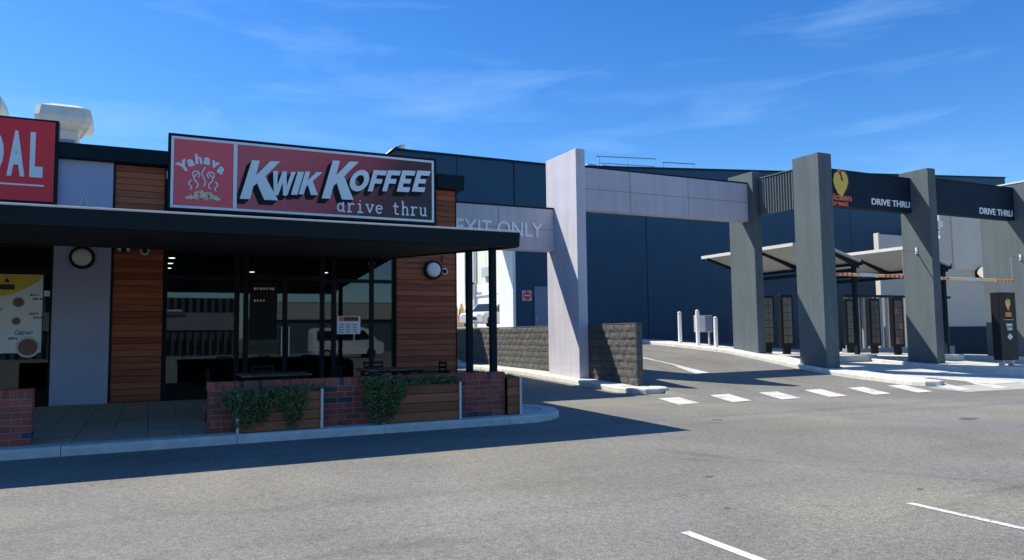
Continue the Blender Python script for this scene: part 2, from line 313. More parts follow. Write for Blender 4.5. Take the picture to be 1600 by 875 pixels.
        o = link(name, me, parent, c)
        if kind: o['kind'] = kind
        return o
def box(name, m, parent, x0, x1, y0, y1, z0, z1, c=0.004, T=None): return MB().box(x0, x1, y0, y1, z0, z1, T, c).build(name, m, parent)
FRONT = Matrix(((1, 0, 0), (0, 0, -1), (0, 1, 0))).to_4x4()          # local z points to -Y (towards the street)
def text_mesh(txt, size=1.0, bold=0.0, sx=1.0, shear=0.0, space=1.0):
    cu = bpy.data.curves.new('t', 'FONT'); cu.body = txt; cu.size = size; cu.offset = bold; cu.shear = shear; cu.extrude = 0.0; cu.space_character = space
    cu.resolution_u = 4
    ob = bpy.data.objects.new('t', cu); me = bpy.data.meshes.new_from_object(ob)
    vs = [Vector((v.co.x * sx, v.co.y, 0)) for v in me.vertices]; fs = [tuple(p.vertices) for p in me.polygons]
    bpy.data.objects.remove(ob); bpy.data.curves.remove(cu); bpy.data.meshes.remove(me)
    x0 = min(v.x for v in vs); x1 = max(v.x for v in vs); y0 = min(v.y for v in vs); y1 = max(v.y for v in vs)
    return vs, fs, (x0, x1, y0, y1)
def text(name, m, parent, txt, x0, x1, z0, z1, y, depth=0.02, bold=0.0, shear=0.0, space=1.0):   # lettering fitted into a rectangle facing the street
    vs, fs, b = text_mesh(txt, 1.0, bold, 1.0, shear, space)
    kx = (x1 - x0) / (b[1] - b[0]); kz = (z1 - z0) / (b[3] - b[2]); n = len(vs)
    f = lambda v, d: Vector((x0 + (v.x - b[0]) * kx, y - d, z0 + (v.y - b[2]) * kz))
    q = MB(); q.add([f(v, depth) for v in vs] + [f(v, 0) for v in vs], fs + [tuple(i + n for i in a[::-1]) for a in fs])
    ed = {}
    for a in fs:
        for i in range(len(a)):
            e = (a[i], a[(i + 1) % len(a)]); ed[e] = 1
    q.add([f(v, depth) for v in vs] + [f(v, 0) for v in vs], [(e[0], e[1], e[1] + n, e[0] + n) for e in ed if (e[1], e[0]) not in ed])
    return q.build(name, m, parent)

# terrain: flat car park, the ramp between the lilac and dark pillars, the lower shop lane
def lerp(t, tab):
    if t <= tab[0][0]: return tab[0][1]
    for (a, b), (c, d) in zip(tab, tab[1:]):
        if t <= c: return b + (d - b) * (t - a) / (c - a)
    return tab[-1][1]
RAMP = [(13.6, 0), (15.4, .09), (16.5, .20), (17.6, .32), (19, .52), (20.7, .74), (23, .90), (26, 1.07), (30, 1.15), (33, 1.2), (46, 2.0), (60, 2.2)]
LANE = [(16, 0), (21, .2), (28, .3), (33, 1.2), (46, 2.0), (60, 2.2)]
SLAB = [(12.5, 0), (14.5, .10), (16.5, .22), (20, .45), (24, .55), (30, 1.15), (46, 2.0), (60, 2.2)]
def ground(x, y):
    a = lerp(y, LANE); b = lerp(y, RAMP); c = lerp(y, SLAB) * lerp(x, [(24, 1), (35, .25)])
    if x < 11.48: return a
    if x < 18.9: return b * lerp(x, [(11.48, 0.92), (18, 1)])
    return b + (c - b) * lerp(x, [(18.9, 0), (20.2, 1)])
# ================================================================ GROUND
def axis_lines(lo, hi, step, far):
    a = []; v = lo
    while v <= hi + 1e-6: a.append(round(v, 4)); v += step
    return [-x for x in far[::-1]] + a + list(far)
xs = sorted(set([-800, -300, -100, -40] + [round(-14 + i * 0.5, 3) for i in range(51)] + [11.44, 11.52, 18.85, 18.95] + [round(11.5 + i * .5, 3) for i in range(50)] + [45, 60, 100, 300, 800]))
ys = sorted(set([35, 43, 46, 50, 54, -800, -300, -100, -40, -20] + [round(-10 + i, 3) for i in range(22)] + [round(12 + i * .4, 3) for i in range(52)] + [40, 60, 100, 300, 800, 1500]))
vs = [(x, y, ground(x, y) if x > -14 else 0) for y in ys for x in xs]; nx = len(xs)
me = bpy.data.meshes.new('ground'); me.from_pydata(vs, [], [(j * nx + i, j * nx + i + 1, (j + 1) * nx + i + 1, (j + 1) * nx + i) for j in range(len(ys) - 1) for i in range(nx - 1)])
me.materials.append(MT['asphalt']); me.shade_smooth(); struct(link('asphalt_ground', me, None, (0, 0, 0)))

def drape(name, m, pts, dz=0.005, kind='structure', parent=None, nseg=6):     # a painted quad that follows the ground
    (a, b, c, d) = [Vector((*p, 0)) for p in pts]; q = MB(); vs = []
    for j in range(nseg + 1):
        for i in range(3):
            p = (a.lerp(b, i / 2)).lerp(d.lerp(c, i / 2), j / nseg); vs.append((p.x, p.y, ground(p.x, p.y) + dz))
    q.add(vs, [(j * 3 + i, j * 3 + i + 1, j * 3 + i + 4, j * 3 + i + 3) for j in range(nseg) for i in range(2)])
    o = q.build(name, m, parent)
    if kind and not parent: o['kind'] = kind
    return o
k = 1.034
cw = struct(bpy.data.objects.new('zebra_crossing', None)); C.objects.link(cw); WL[cw.name] = Vector()
for i in range(0, 8):
    fx = (10.07 + 1.43 * i) * k; nxx = (9.52 + 1.265 * i) * k; w = .60
    fy = (13.40 - .045 * i) * k; ny = (12.0 - .13 * i) * k
    if i >= 0: drape('crossing_stripe', 'paint', [(nxx, ny), (nxx + w, ny + .03), (fx + w, fy), (fx, fy)], .009, parent=cw)
for x0, x1, y1 in ((3.60, 3.69, 4.56), (5.89, 5.97, 4.38)): drape('bay_line', 'paint', [(x0 - .12, -1), (x1 - .12, -1), (x1, y1), (x0, y1)], .005)
drape('lane_line', 'paint', [(14.86, 17.3), (15.0, 17.3), (14.55, 24), (14.42, 24)], .012, nseg=24)
drape('lane_line', 'paint', [(14.42, 17.3), (14.855, 17.3), (14.8, 18.6), (14.66, 18.6)], .012)

MT['apron'] = mat('worn_pale_asphalt', (.40, .385, .34), .85, var=.15, scale=1.5, bump=.3, bscale=80)
drape('apron', 'apron', [(17.5, 11.25), (34, 9.9), (34, 12.6), (18.0, 12.62)], .004, nseg=3)
# pale concrete apron of the drive thru lanes, cast in bays
ap = struct(bpy.data.objects.new('drive_thru_slab', None)); C.objects.link(ap); WL[ap.name] = Vector()
bx = [19.85, 22.0, 24.2, 26.4, 28.6, 31, 34, 38, 43]; by = [12.4, 14.2, 16, 18, 20, 22, 24, 27]
for i in range(len(bx) - 1):
    for j in range(len(by) - 1):
        x0, x1, y0, y1 = bx[i], bx[i + 1] - .02, by[j], by[j + 1] - .02
        if j == 0 and i == 0: x0 = 20.4
        q = MB(); n = 4; vs = []
        for a in range(n + 1):
            for b in range(n + 1):
                x = x0 + (x1 - x0) * b / n; y = y0 + (y1 - y0) * a / n; vs.append((x, y, ground(x, y) + .012))
        q.add(vs, [(a * 5 + b, a * 5 + b + 1, a * 5 + b + 6, a * 5 + b + 5) for a in range(n) for b in range(n)]); q.build('slab', 'slab', ap)
for i in range(5):
    drape('lane_stripe', 'paint', [(20.6 + i * 1.5, 11.55 - i * .02), (21.3 + i * 1.5, 11.55 - i * .02), (22.3 + i * 1.55, 12.35), (21.5 + i * 1.55, 12.35)], .009)

def kerb(name, pts, width, seg=1.8, h=.13, fill=None, closed=False, zf=None, m='concrete', out=-1):
    """kerb stones laid along a polyline, each a piece with a chamfered nose and a narrow joint"""
    root = struct(bpy.data.objects.new(name, None)); C.objects.link(root); WL[root.name] = Vector()
    P = [Vector((*p, 0)) for p in pts]
    if closed: P.append(P[0])
    dense = [P[0]]
    for a, b in zip(P, P[1:]):
        n = max(1, int((b - a).length / .3)); dense += [a.lerp(b, i / n) for i in range(1, n + 1)]
    acc = 0; cur = [dense[0]]; groups = []
    for a, b in zip(dense, dense[1:]):
        cur.append(b); acc += (b - a).length
        if acc > seg: groups.append(cur); cur = [b]; acc = 0
    if len(cur) > 1: groups.append(cur)
    def nrm(i):
        d = (dense[min(i + 1, len(dense) - 1)] - dense[max(i - 1, 0)]).normalized(); return Vector((-d.y, d.x, 0)) * out
    base = 0
    zf = zf or (lambda x, y: ground(x, y))
    for g in groups:
        q = MB(); prof = [(0, -.15), (0, h - .035), (.012, h - .012), (.035, h), (width, h), (width, -.15)]; vs = []
        for k2, p in enumerate(g):
            i = base + k2; n = nrm(i); pp = p.copy()
            d = (dense[min(i + 1, len(dense) - 1)] - dense[max(i - 1, 0)]).normalized()
            if k2 == 0: pp += d * .004
            if k2 == len(g) - 1: pp -= d * .004
            z = zf(p.x, p.y)
            for u, hh in prof: vs.append(pp - n * u + Vector((0, 0, z + hh)))
        m_ = len(prof); fs = [(a * m_ + b, a * m_ + (b + 1) % m_, (a + 1) * m_ + (b + 1) % m_, (a + 1) * m_ + b) for a in range(len(g) - 1) for b in range(m_)]
        fs += [tuple(range(m_)), tuple(range((len(g) - 1) * m_, len(g) * m_))]
        q.add(vs, fs).build('kerb_stone', m, root); base += len(g) - 1
    return root
# shop pavement kerb: straight along the frontage, round nose at the right
nose = [(5.68 + 1.18 * cos(a), 12.46 + 1.18 * sin(a)) for a in [radians(-90 + i * 15) for i in range(12)]]
fk = kerb('front_kerb', [(-14 + i * 2.15 * .5 + .09, 11.28) for i in range(19)] + nose + [(5.66, 13.64), (5.66, 18.2)], .3, seg=2.1, out=-1)
# paving
pv = struct(bpy.data.objects.new('pavement', None)); C.objects.link(pv); WL[pv.name] = Vector()
tile_me = None
for i in range(-6, 12):
    for j in range(14):
        x0 = i * .46; y0 = 11.6 + j * .475
        if tile_me is None:
            t0 = MB().box(x0, x0 + .452, y0, y0 + .467, .02, .128, c=.004).build('paver', 'paver', pv); tile_me = t0.data
        else: link('paver', tile_me, pv, (x0 + .226, y0 + .2335, .02 + R.uniform(0, .0015)))
MB().box(-14, 5.6, 11.35, 18.3, -.1, .112).build('bedding', 'mortar', pv)
q = MB(); q.prism([(5.62, 11.5)] + [(5.68 + .87 * cos(a), 12.46 + .87 * sin(a)) for a in [radians(-90 + i * 15) for i in range(13)]] + [(5.62, 13.4)], .01, .122, axis='z'); q.build('nose_infill', 'concrete', pv)
MB().box(5.68, 7.5, 17.3, 18.25, .0, .118).build('side_infill', 'concrete', pv)
# island under the lilac pillar and block wall, island along the ramp, island under the dark pillars
isl = kerb('lilac_pillar_kerb', [(10.72, 30), (10.72, 15.9), (10.76, 15.35), (10.95, 15.05), (11.3, 14.95), (11.65, 15.05), (11.85, 15.4), (11.88, 17)], .22, seg=1.6, out=-1, zf=lambda x, y: ground(10, y))
q = MB(); q.prism([(10.9, 16.2), (10.9, 15.7), (11.1, 15.2), (11.5, 15.2), (11.72, 15.7), (11.72, 16.2)], .0, .12, axis='z'); n = 14; vs = []
for j in range(n + 1):
    y = 16.2 + j * 13.7 / n; vs += [(10.9, y, ground(10, y) + .12), (11.5, y, ground(10, y) + .12)]
q.add(vs, [(2 * j, 2 * j + 1, 2 * j + 3, 2 * j + 2) for j in range(n)]).build('kerb_infill', 'concrete', isl)
rk = kerb('ramp_kerb', [(18.35, 30), (18.62, 26), (18.62, 14.6), (18.5, 13.4), (18.55, 13.05), (18.85, 12.85), (19.2, 12.95), (19.4, 13.4), (19.75, 14.6), (19.75, 24)], .16, seg=1.9, out=-1, zf=lambda x, y: lerp(y, RAMP) if x < 18.8 else lerp(y, RAMP))
q = MB(); n = 24; vs = []
for j in range(n + 1):
    y = 13.1 + j * (29.8 - 13.1) / n; z = lerp(y, RAMP) + .122; w = 0 if y > 14.6 else (14.6 - y) / 1.5
    vs += [(18.75 - .1 * w, y, z), (19.65 - .45 * w, y, z)]
q.add(vs, [(2 * j, 2 * j + 1, 2 * j + 3, 2 * j + 2) for j in range(n)]).build('island_top', 'concrete', rk)
ik = kerb('pillar_island_kerb', [(23.45, 19), (23.45, 13.6), (23.6, 13.2), (24.1, 13.1), (24.75, 13.3), (24.85, 13.8), (24.85, 19)], .15, seg=1.8, out=-1)
q = MB(); q.prism([(23.58, 18.9), (23.58, 13.4), (24.7, 13.4), (24.7, 18.9)], .0, .34, axis='z').build('island_top', 'concrete', ik)
for x0, x1 in ((20.6, 23.9), (25.6, 28.9)):
    zt = ground((x0 + x1) / 2, 20) + .16
    o = MB().box(x0, x1, 18.6, 25.2, .1, zt, c=.03).build('menu_island', 'slab', None); struct(o)
o = MB().box(29.9, 31.4, 16, 24, -.1, .42, c=.03).build('kerb_island', 'slab', None); struct(o)
for (x, y, a, b) in ((5.25, 6.15, .05, .03), (6.55, 4.72, .035, .025), (4.45, 5.0, .03, .02), (8.75, 10.0, .11, .06), (12.35, 7.95, .22, .12), (15.0, 7.0, .22, .13), (7.4, 10.9, .06, .04), (16.9, 8.9, .10, .06)):
    q = MB(); n = 14; q.add([(x + a * cos(2 * pi * i / n) * R.uniform(.85, 1.15), y + b * sin(2 * pi * i / n) * R.uniform(.85, 1.15), ground(x, y) + .004) for i in range(n)], [tuple(range(n))]); struct(q.build('asphalt_patch', 'stain'))

# ================================================================ SHOP
FY = 18.3
shop = thing('shop_building', 'single storey coffee shop with cedar boarded piers, dark glazed front and deep flat canopy', 'shop building', (2, FY, .13))
box('grey_column', 'greyc', shop, -1.87, -.80, 18.2, 18.62, .128, 5.36, c=.01)
BM = []
def boards(x0, x1, y0, z0, z1, parent, h=.142, m='timber', dep=.03, name='cladding_board'):
    n = max(1, round((z1 - z0) / h)); hh = (z1 - z0) / n; w = x1 - x0; first = None
    for i in range(n):
        if first is None: first = MB().box(x0, x1, y0, y0 + dep, z0, z0 + hh - .008, c=.004).build(name, m, parent)
        else: link(name, first.data, parent, ((x0 + x1) / 2, y0 + dep / 2 + R.uniform(-.002, .002), z0 + i * hh))
boards(-.755, .225, 18.24, .14, 5.34, shop); boards(5.62, 7.24, 18.24, .14, 5.34, shop)
box('pier_core', 'black', shop, -.79, .262, 18.275, 18.6, .12, 5.345); box('pier_core', 'black', shop, 5.585, 7.23, 18.275, 18.6, .12, 5.345)
box('corner_trim', 'frame', shop, -.795, -.757, 18.21, 18.27, .13, 5.34); box('corner_trim', 'frame', shop, 7.241, 7.262, 18.22, 18.62, .13, 5.34)
box('parapet_cap', 'teal', shop, -1.833, .267, 18.04, 18.7, 5.365, 5.69, c=.01); box('parapet_cap', 'teal', shop, 6.663, 7.43, 18.04, 18.7, 5.345, 5.73, c=.01); box('parapet_cap', 'teal', shop, -14, 6.66, 18.33, 18.7, 5.37, 5.68, c=.01)
box('upper_wall', 'navy', shop, .27, 5.58, 18.32, 18.55, 3.5, 5.355); box('upper_wall', 'navy', shop, -14, -1.875, 18.32, 18.55, 3.5, 5.355)
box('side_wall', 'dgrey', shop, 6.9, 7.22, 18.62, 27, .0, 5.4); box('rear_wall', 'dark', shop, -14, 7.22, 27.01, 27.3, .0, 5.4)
box('side_wall', 'dgrey', shop, -14.3, -14.01, 18.3, 27.3, .0, 5.4)
MB().box(7.26, 10.2, 27.4, 34, 3.62, 3.88).build('added_shade_canopy', 'teal', shop); box('shade_canopy_post', 'teal', shop, 9.9, 10.02, 33.7, 33.82, .2, 3.618); box('shade_canopy_post', 'teal', shop, 9.9, 10.02, 27.5, 27.62, .1, 3.618)  # unseen roof and posts, added to cast the slanted shadow on the block wall
box('roof', 'gwall', shop, -13.9, 7.0, 18.72, 26.9, 5.0, 5.2)
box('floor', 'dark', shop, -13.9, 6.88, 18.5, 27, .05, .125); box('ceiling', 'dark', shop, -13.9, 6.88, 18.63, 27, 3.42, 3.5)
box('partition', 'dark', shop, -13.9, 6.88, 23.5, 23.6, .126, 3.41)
# glazing
def win(x0, x1, z0, z1, tr=(), name='window'):
    t = .055; y0, y1 = FY + .02, FY + .11; f = MB()
    f.box(x0, x0 + t, y0, y1, z0, z1, c=.004); f.box(x1 - t, x1, y0, y1, z0, z1, c=.004)
    f.box(x0 + t, x1 - t, y0, y1, z0, z0 + t, c=.004); f.box(x0 + t, x1 - t, y0, y1, z1 - t, z1, c=.004)
    for z in tr: f.box(x0 + t, x1 - t, y0, y1, z - .045, z + .045, c=.004)
    w = f.build(name, 'frame', shop); zs = [z0 + t] + [v for z in tr for v in (z - .045, z + .045)] + [z1 - t]
    for i in range(0, len(zs), 2): box('pane', 'glass', w, x0 + t, x1 - t, FY + .055, FY + .067, zs[i], zs[i + 1], c=0)
    return w
win(.27, 1.80, .13, 3.5, (2.88,)); win(1.80, 2.0, .13, 3.5)
dp = box('door_poster', 'black', None, 2.09, 2.70, FY - .004, FY + .018, 1.45, 2.80); tag(dp, 'tall dark poster with small pale lettering on the left leaf of the shop door', 'poster')
for zz, n_, w_ in ((2.62, 7, .055), (2.34, 4, .05)):
    for i in range(n_): box('lettering', 'trim', dp, 2.17 + i * .068, 2.17 + i * .068 + w_ * R.uniform(.6, 1), FY - .008, FY - .0045, zz + .01 * (i % 2), zz + .055, c=0)
for x0, x1, hx in ((2.0, 2.885, 2.80), (2.885, 3.77, 2.97)):
    d = win(x0, x1, .14, 2.93, (), 'door'); q = MB(); q.tube([(hx, FY - .04, 1.05), (hx, FY - .04, 1.75)], .016, 8)
    q.tube([(hx, FY - .04, 1.1), (hx, FY + .03, 1.1)], .01, 6); q.tube([(hx, FY - .04, 1.7), (hx, FY + .03, 1.7)], .01, 6); q.build('handle', 'trim', d)
win(2.0, 3.77, 2.93, 3.5); win(3.77, 4.05, .13, 3.5, (2.88,)); win(4.05, 5.0, .13, 3.5, (2.88,)); win(5.0, 5.585, .13, 3.5, (2.88,))
for x0 in (-4.02, -6.2, -8.4, -10.6): win(x0, x0 + 2.15 if x0 > -4.1 else x0 + 2.16, .13, 3.5, (2.95,))
# counter and dim interior
q = thing('shop_counter', 'long dark service counter seen dimly through the shop glass', 'counter', (3, 21.5, .126))
box('front', 'frame', q, 1.2, 5.6, 21.6, 22.2, .127, 1.1); box('worktop', 'ptimber', q, 1.1, 5.7, 21.5, 22.3, 1.101, 1.15)
# canopy
cn = MB(); X0, X1 = -13.5, 5.50
cn.prism([(11.16, 3.02), (11.16, 3.16), (18.19, 3.86), (18.19, 3.52)], X0, X1, axis='x'); can = cn.build('canopy', 'teal', shop)
MB().prism([(11.18, 2.985), (11.18, 3.018), (18.18, 3.515), (18.18, 3.48)], X0 + .02, X1 - .05, axis='x').build('soffit', 'soffit', can)
q = MB(); q.prism([(11.02, 2.96), (10.99, 3.19), (11.155, 3.19), (11.155, 2.96)], X0, X1 + .02, axis='x'); q.build('gutter', 'teal', can)
MB().box(X0, X1 + .03, 10.975, 11.17, 3.193, 3.222, c=.005).build('flashing', 'trim', can)
MB().prism([(11.17, 2.955), (11.17, 3.19), (18.17, 3.88), (18.17, 3.46)], X1 + .002, X1 + .05, axis='x').build('side_fascia', 'teal', can)
for y in (11.9, 12.98): box('post', 'teal', can, X1 - .11, X1 + .0, y, y + .11, .125, 3.02 + (y - 11.1) * .06, c=.006)
for x in (-12.5, -7.0): box('post', 'teal', can, x, x + .11, 11.9, 12.01, .125, 3.06, c=.006)
for x, y in ((5.2, 19.1), (4.65, 22.2), (2.62, 22.6), (.42, 19.2), (.41, 20.6), (.40, 22.0)):
    t = thing('downlight', 'small lit ceiling downlight inside the shop, %s' % {5.2: 'nearest the right cedar pier', 4.65: 'above the right hand side of the counter', 2.62: 'above the double doors', .42: 'nearest the glass in the left row of three', .41: 'middle one of the left row of three', .40: 'deepest one of the left row of three'}[x], 'downlight', (x, y, 3.41), 'downlights in the shop ceiling')
    T = Matrix.Translation((x, y, 3.402)); q = MB(); q.lathe([(.085, .0), (.09, .012), (.09, .017)], T, 16); q.build('rim', 'trim', t)
    q = MB(); q.lathe([(.07, -.006), (.07, -.001)], T, 16); q.build('lens', 'glow', t)

# ---------------------------------------------------------------- shop sign
sg = thing('shop_sign', 'wide red to black sign with big slanted white letters above the canopy', 'sign', (3.45, 18.15, 4.38))
box('sign_box', 'frame', sg, .27, 6.66, 18.10, 18.315, 4.37, 6.13, c=.008)
q = MB(); y0, y1 = 18.065, 18.099; t = .06
for a in ((.335, 6.575, 6.0 - .0, 6.055), (.335, 6.575, 4.43, 4.485)): q.box(a[0], a[1], y0, y1, a[2], a[3])
q.box(.335, .39, y0, y1, 4.486, 5.999); q.box(6.52, 6.575, y0, y1, 4.486, 5.999); q.box(1.655, 1.735, y0, y1, 4.486, 5.999)
q.build('white_border', 'signw', sg)
MB().box(.39, 1.655, 18.08, 18.098, 4.486, 5.999).build('logo_panel', 'red2', sg)
MT['fade'] = grad('sign_fade', [(0.0, (.62, .10, .12)), (.42, (.42, .05, .07)), (.62, (.09, .016, .024)), (.95, (.012, .010, .016))], 0, -2.4, 2.5, tilt=-.75)
MB().box(1.735, 6.52, 18.08, 18.098, 4.486, 5.999).build('name_panel', 'fade', sg)
G = {
 'K': [(0, 0), (.25, 0), (.25, .33), (.33, .42), (.60, 0), (.95, 0), (.52, .60), (.92, 1), (.60, 1), (.25, .62), (.25, 1), (0, 1)],
 'W': [(0, 1), (.23, 1), (.30, .38), (.46, 1), (.66, 1), (.80, .38), (.90, 1), (1.12, 1), (.92, 0), (.69, 0), (.56, .55), (.43, 0), (.19, 0)],
 'I': [(0, 0), (.26, 0), (.26, 1), (0, 1)],
 'F': [(0, 0), (.26, 0), (.26, .38), (.62, .38), (.62, .60), (.26, .60), (.26, .78), (.72, .78), (.72, 1), (0, 1)],
 'E': [(0, 0), (.70, 0), (.70, .22), (.26, .22), (.26, .40), (.62, .40), (.62, .61), (.26, .61), (.26, .78), (.72, .78), (.72, 1), (0, 1)],
}
def glyph(ch, bl, br, tl, tr, y, dep, off=(0, 0), grow=0.0):
    """letter fitted between four corner points (x, z) of the sign plane"""
    q = MB()
    def mp(u, v): 
        b = Vector(bl).lerp(Vector(br), u); t = Vector(tl).lerp(Vector(tr), u); p = b.lerp(t, v); return (p.x + off[0], p.y + off[1])
    if ch == 'O':
        n = 20; out = [(.5 + .5 * cos(2 * pi * i / n), .5 + .5 * sin(2 * pi * i / n)) for i in range(n)]; inn = [(.5 + .23 * cos(2 * pi * i / n), .5 + .26 * sin(2 * pi * i / n)) for i in range(n)]
        A = [mp(*p) for p in out]; B = [mp(*p) for p in inn]
        vs = [(a[0], y - dep, a[1]) for a in A] + [(a[0], y - dep, a[1]) for a in B] + [(a[0], y, a[1]) for a in A] + [(a[0], y, a[1]) for a in B]
        fs = []
        for i in range(n):
            j = (i + 1) % n; fs += [(i, j, n + j, n + i), (2 * n + i, 3 * n + i, 3 * n + j, 2 * n + j), (i, 2 * n + i, 2 * n + j, j), (n + i, n + j, 3 * n + j, 3 * n + i)]
        return q.add(vs, fs)
    w = max(p[0] for p in G[ch]); return q.prism([mp(a / w, b) for a, b in G[ch]], y - dep, y)
SL = .24
LT = [('K', 1.80, 4.72, .86, .66, .93), ('W', 2.48, 4.86, .47, .52, .58), ('I', 2.95, 4.90, .15, .15, .57), ('K', 3.13, 4.92, .46, .42, .57), ('K', 3.68, 4.86, .78, .66, .96),
      ('O', 4.30, 5.09, .47, .47, .55), ('F', 4.82, 5.12, .33, .34, .55), ('F', 5.19, 5.15, .33, .34, .55), ('E', 5.57, 5.17, .33, .35, .56), ('E', 5.97, 5.20, .34, .36, .56)]
for ch, x, z, wb, wt, h in LT:
    sh = SL * h * 1.15 if ch != 'W' else .06
    co4 = ((x, z), (x + wb, z + .02 * wb), (x + sh, z + h), (x + sh + wt, z + h + .03 * wb)); q = MB()
    for k2 in range(7):
        o_ = (-.020 * k2, -.020 * k2); g = glyph(ch, *co4, 18.0795 - .0006 * (7 - k2), .004 + .0006 * (7 - k2), o_); q.add(g.v, g.f)
    q.build('letter_shadow', 'black', sg)
    glyph(ch, *co4, 18.070 - .0007 * (len(C.objects) % 3), .016).build('letter', 'signw', sg)
# ribbon lettering
def ribbon(q, pts, w, y, dep=.006):
    pts = [Vector((p[0], p[1])) for p in pts]; n = len(pts); L_, R_ = [], []
    for i, p in enumerate(pts):
        d = (pts[min(i + 1, n - 1)] - pts[max(i - 1, 0)]).normalized(); nn = Vector((-d.y, d.x)) * w / 2
        e = d * w * .0; L_.append(p + nn); R_.append(p - nn)
    vs = [(p.x, y - dep, p.y) for p in L_ + R_] + [(p.x, y, p.y) for p in L_ + R_]; m_ = 2 * n; fs = []
    for i in range(n - 1): fs += [(i, i + 1, n + i + 1, n + i), (m_ + i, m_ + n + i, m_ + n + i + 1, m_ + i + 1), (i, m_ + i, m_ + i + 1, i + 1), (n + i, n + i + 1, m_ + n + i + 1, m_ + n + i)]
    fs += [(0, n, m_ + n, m_), (n - 1, m_ + n - 1, m_ + 2 * n - 1, 2 * n - 1)]
    q.add(vs, fs)
arc = lambda cx, cy, rx, ry, a0, a1, n=10: [(cx + rx * cos(radians(a0 + (a1 - a0) * i / n)), cy + ry * sin(radians(a0 + (a1 - a0) * i / n))) for i in range(n + 1)]
SG = {   # typewriter letters: strokes in a 0..1 x-height box
 'd': [arc(.36, .48, .30, .46, 30, 330), [(.66, 0), (.66, 1.6)], [(.48, 1.6), (.66, 1.6)], [(.66, 0), (.84, 0)]],
 'r': [[(.25, 0), (.25, .98)], [(.05, .98), (.25, .98)], [(.02, 0), (.52, 0)], arc(.58, .62, .33, .36, 175, 50, 6)],
 'i': [[(.4, 0), (.4, .98)], [(.15, .98), (.4, .98)], [(.1, 0), (.72, 0)], [(.34, 1.38), (.46, 1.38)]],
 'v': [[(.1, .95), (.42, 0)], [(.42, 0), (.74, .95)], [(-.04, .97), (.28, .97)], [(.56, .97), (.88, .97)]],
 'e': [[(.1, .52), (.74, .52)], arc(.42, .48, .33, .47, 5, 315)],
 't': [[(.34, 1.42), (.34, .2)], arc(.56, .22, .22, .22, 180, 320, 6), [(.08, .96), (.70, .96)]],
 'h': [[(.16, 0), (.16, 1.6)], [(0, 1.6), (.16, 1.6)], [(0, 0), (.34, 0)], arc(.42, .6, .26, .36, 175, 0, 8) + [(.68, 0)], [(.52, 0), (.86, 0)]],
 'u': [[(.16, .97), (.16, .3)] + arc(.42, .3, .26, .30, 190, 330, 7), [(.68, .97), (.68, 0)], [(0, .97), (.16, .97)], [(.5, .97), (.68, .97)], [(.68, 0), (.86, 0)]],
}
q = MB(); px = 4.06; kk = 0
for n_, ch in enumerate('drive thru'):
    if ch == ' ': px += .20; continue
    s = .205; zb = 4.575 + .002 * n_
    for st in SG[ch]:
        kk += 1; ribbon(q, [(px + a * s * 1.12, zb + b * s * 1.02) for a, b in st], .038, 18.078 - .0005 * (kk % 9), .006)
    px += .24
q.build('small_lettering', 'signw', sg, kind='stuff')
# logo: arched name, steam curls and a heap of beans
def letter_at(q, ch, cx, cz, size, ang, y, bold=.02):
    vs, fs, b = text_mesh(ch, size, bold * size); mx = (b[0] + b[1]) / 2; n = len(vs); c, s = cos(ang), sin(ang)
    P = [(cx + (v.x - mx) * c - v.y * s, cz + (v.x - mx) * s + v.y * c) for v in vs]
    q.add([(p[0], y - .006, p[1]) for p in P] + [(p[0], y, p[1]) for p in P], fs + [tuple(i + n for i in f[::-1]) for f in fs])
q = MB()
for i, ch in enumerate('Yahava'):
    a = radians(54 - i * 21.5); r = .58; letter_at(q, ch, 1.0 - r * sin(a) * .74, 5.02 + r * cos(a) * .80, .33 if i == 0 else .30, a * .62, 18.079, .045)
q.build('arched_name', 'signw', sg, kind='stuff')
q = MB(); kk = 0
for cx, z0, zt, amp in ((.74, 4.86, 5.08, .03), (.86, 4.90, 5.25, .045), (1.02, 4.95, 5.40, .035), (1.17, 4.90, 5.25, .045), (1.29, 4.86, 5.08, .03)):
    kk += 1; ribbon(q, [(cx + amp * sin(t * 7.2) * (1 if cx < 1.03 else -1), z0 + (zt - z0) * t) for t in [i / 14 for i in range(15)]], .026, 18.079 - .0005 * kk)
for cx, d in ((.86, 1), (1.17, -1)):
    kk += 1; ribbon(q, [(cx - d * .0 + .075 * cos(radians(a)) * 1, 5.22 + .075 * sin(radians(a))) for a in range(-60, 250, 20)], .024, 18.079 - .0005 * kk)
q.build('steam_curls', 'signw', sg, kind='stuff')
q = MB()
for i in range(60):
    u = R.uniform(-1, 1); h = (1 - abs(u) ** 1.6) * .13; z = 4.67 + R.random() * h * 1.3; x = 1.02 + u * .34; a = R.uniform(0, pi); n = 8
    o_ = .0004 * (i % 12); P = [(x + .042 * cos(t) * cos(a) - .022 * sin(t) * sin(a), z + .042 * cos(t) * sin(a) + .022 * sin(t) * cos(a)) for t in [2 * pi * k2 / n for k2 in range(n)]]
    q.prism(P, 18.074 - o_, 18.0795)
q.build('bean_heap', 'cream_print', sg, kind='stuff')

# red sign at the left
rs = thing('red_sign', 'bright red sign box with tall condensed white capitals at the left end of the parapet', 'sign', (-3.6, 18.1, 4.35))
box('sign_box', 'frame', rs, -6.0, -1.835, 18.08, 18.315, 4.34, 6.14, c=.008); box('sign_face', 'red', rs, -5.95, -1.90, 18.06, 18.079, 4.39, 6.09, c=0)
text('letter', 'signw', rs, 'D', -3.20, -2.79, 4.885, 5.84, 18.059, .015, .05)
text('letter', 'signw', rs, 'A', -2.73, -2.42, 4.885, 5.84, 18.059, .015, .05); text('letter', 'signw', rs, 'L', -2.335, -2.10, 4.885, 5.84, 18.059, .015, .05)
box('underline', 'signw', rs, -5.5, -2.07, 18.05, 18.059, 4.70, 4.735, c=0)
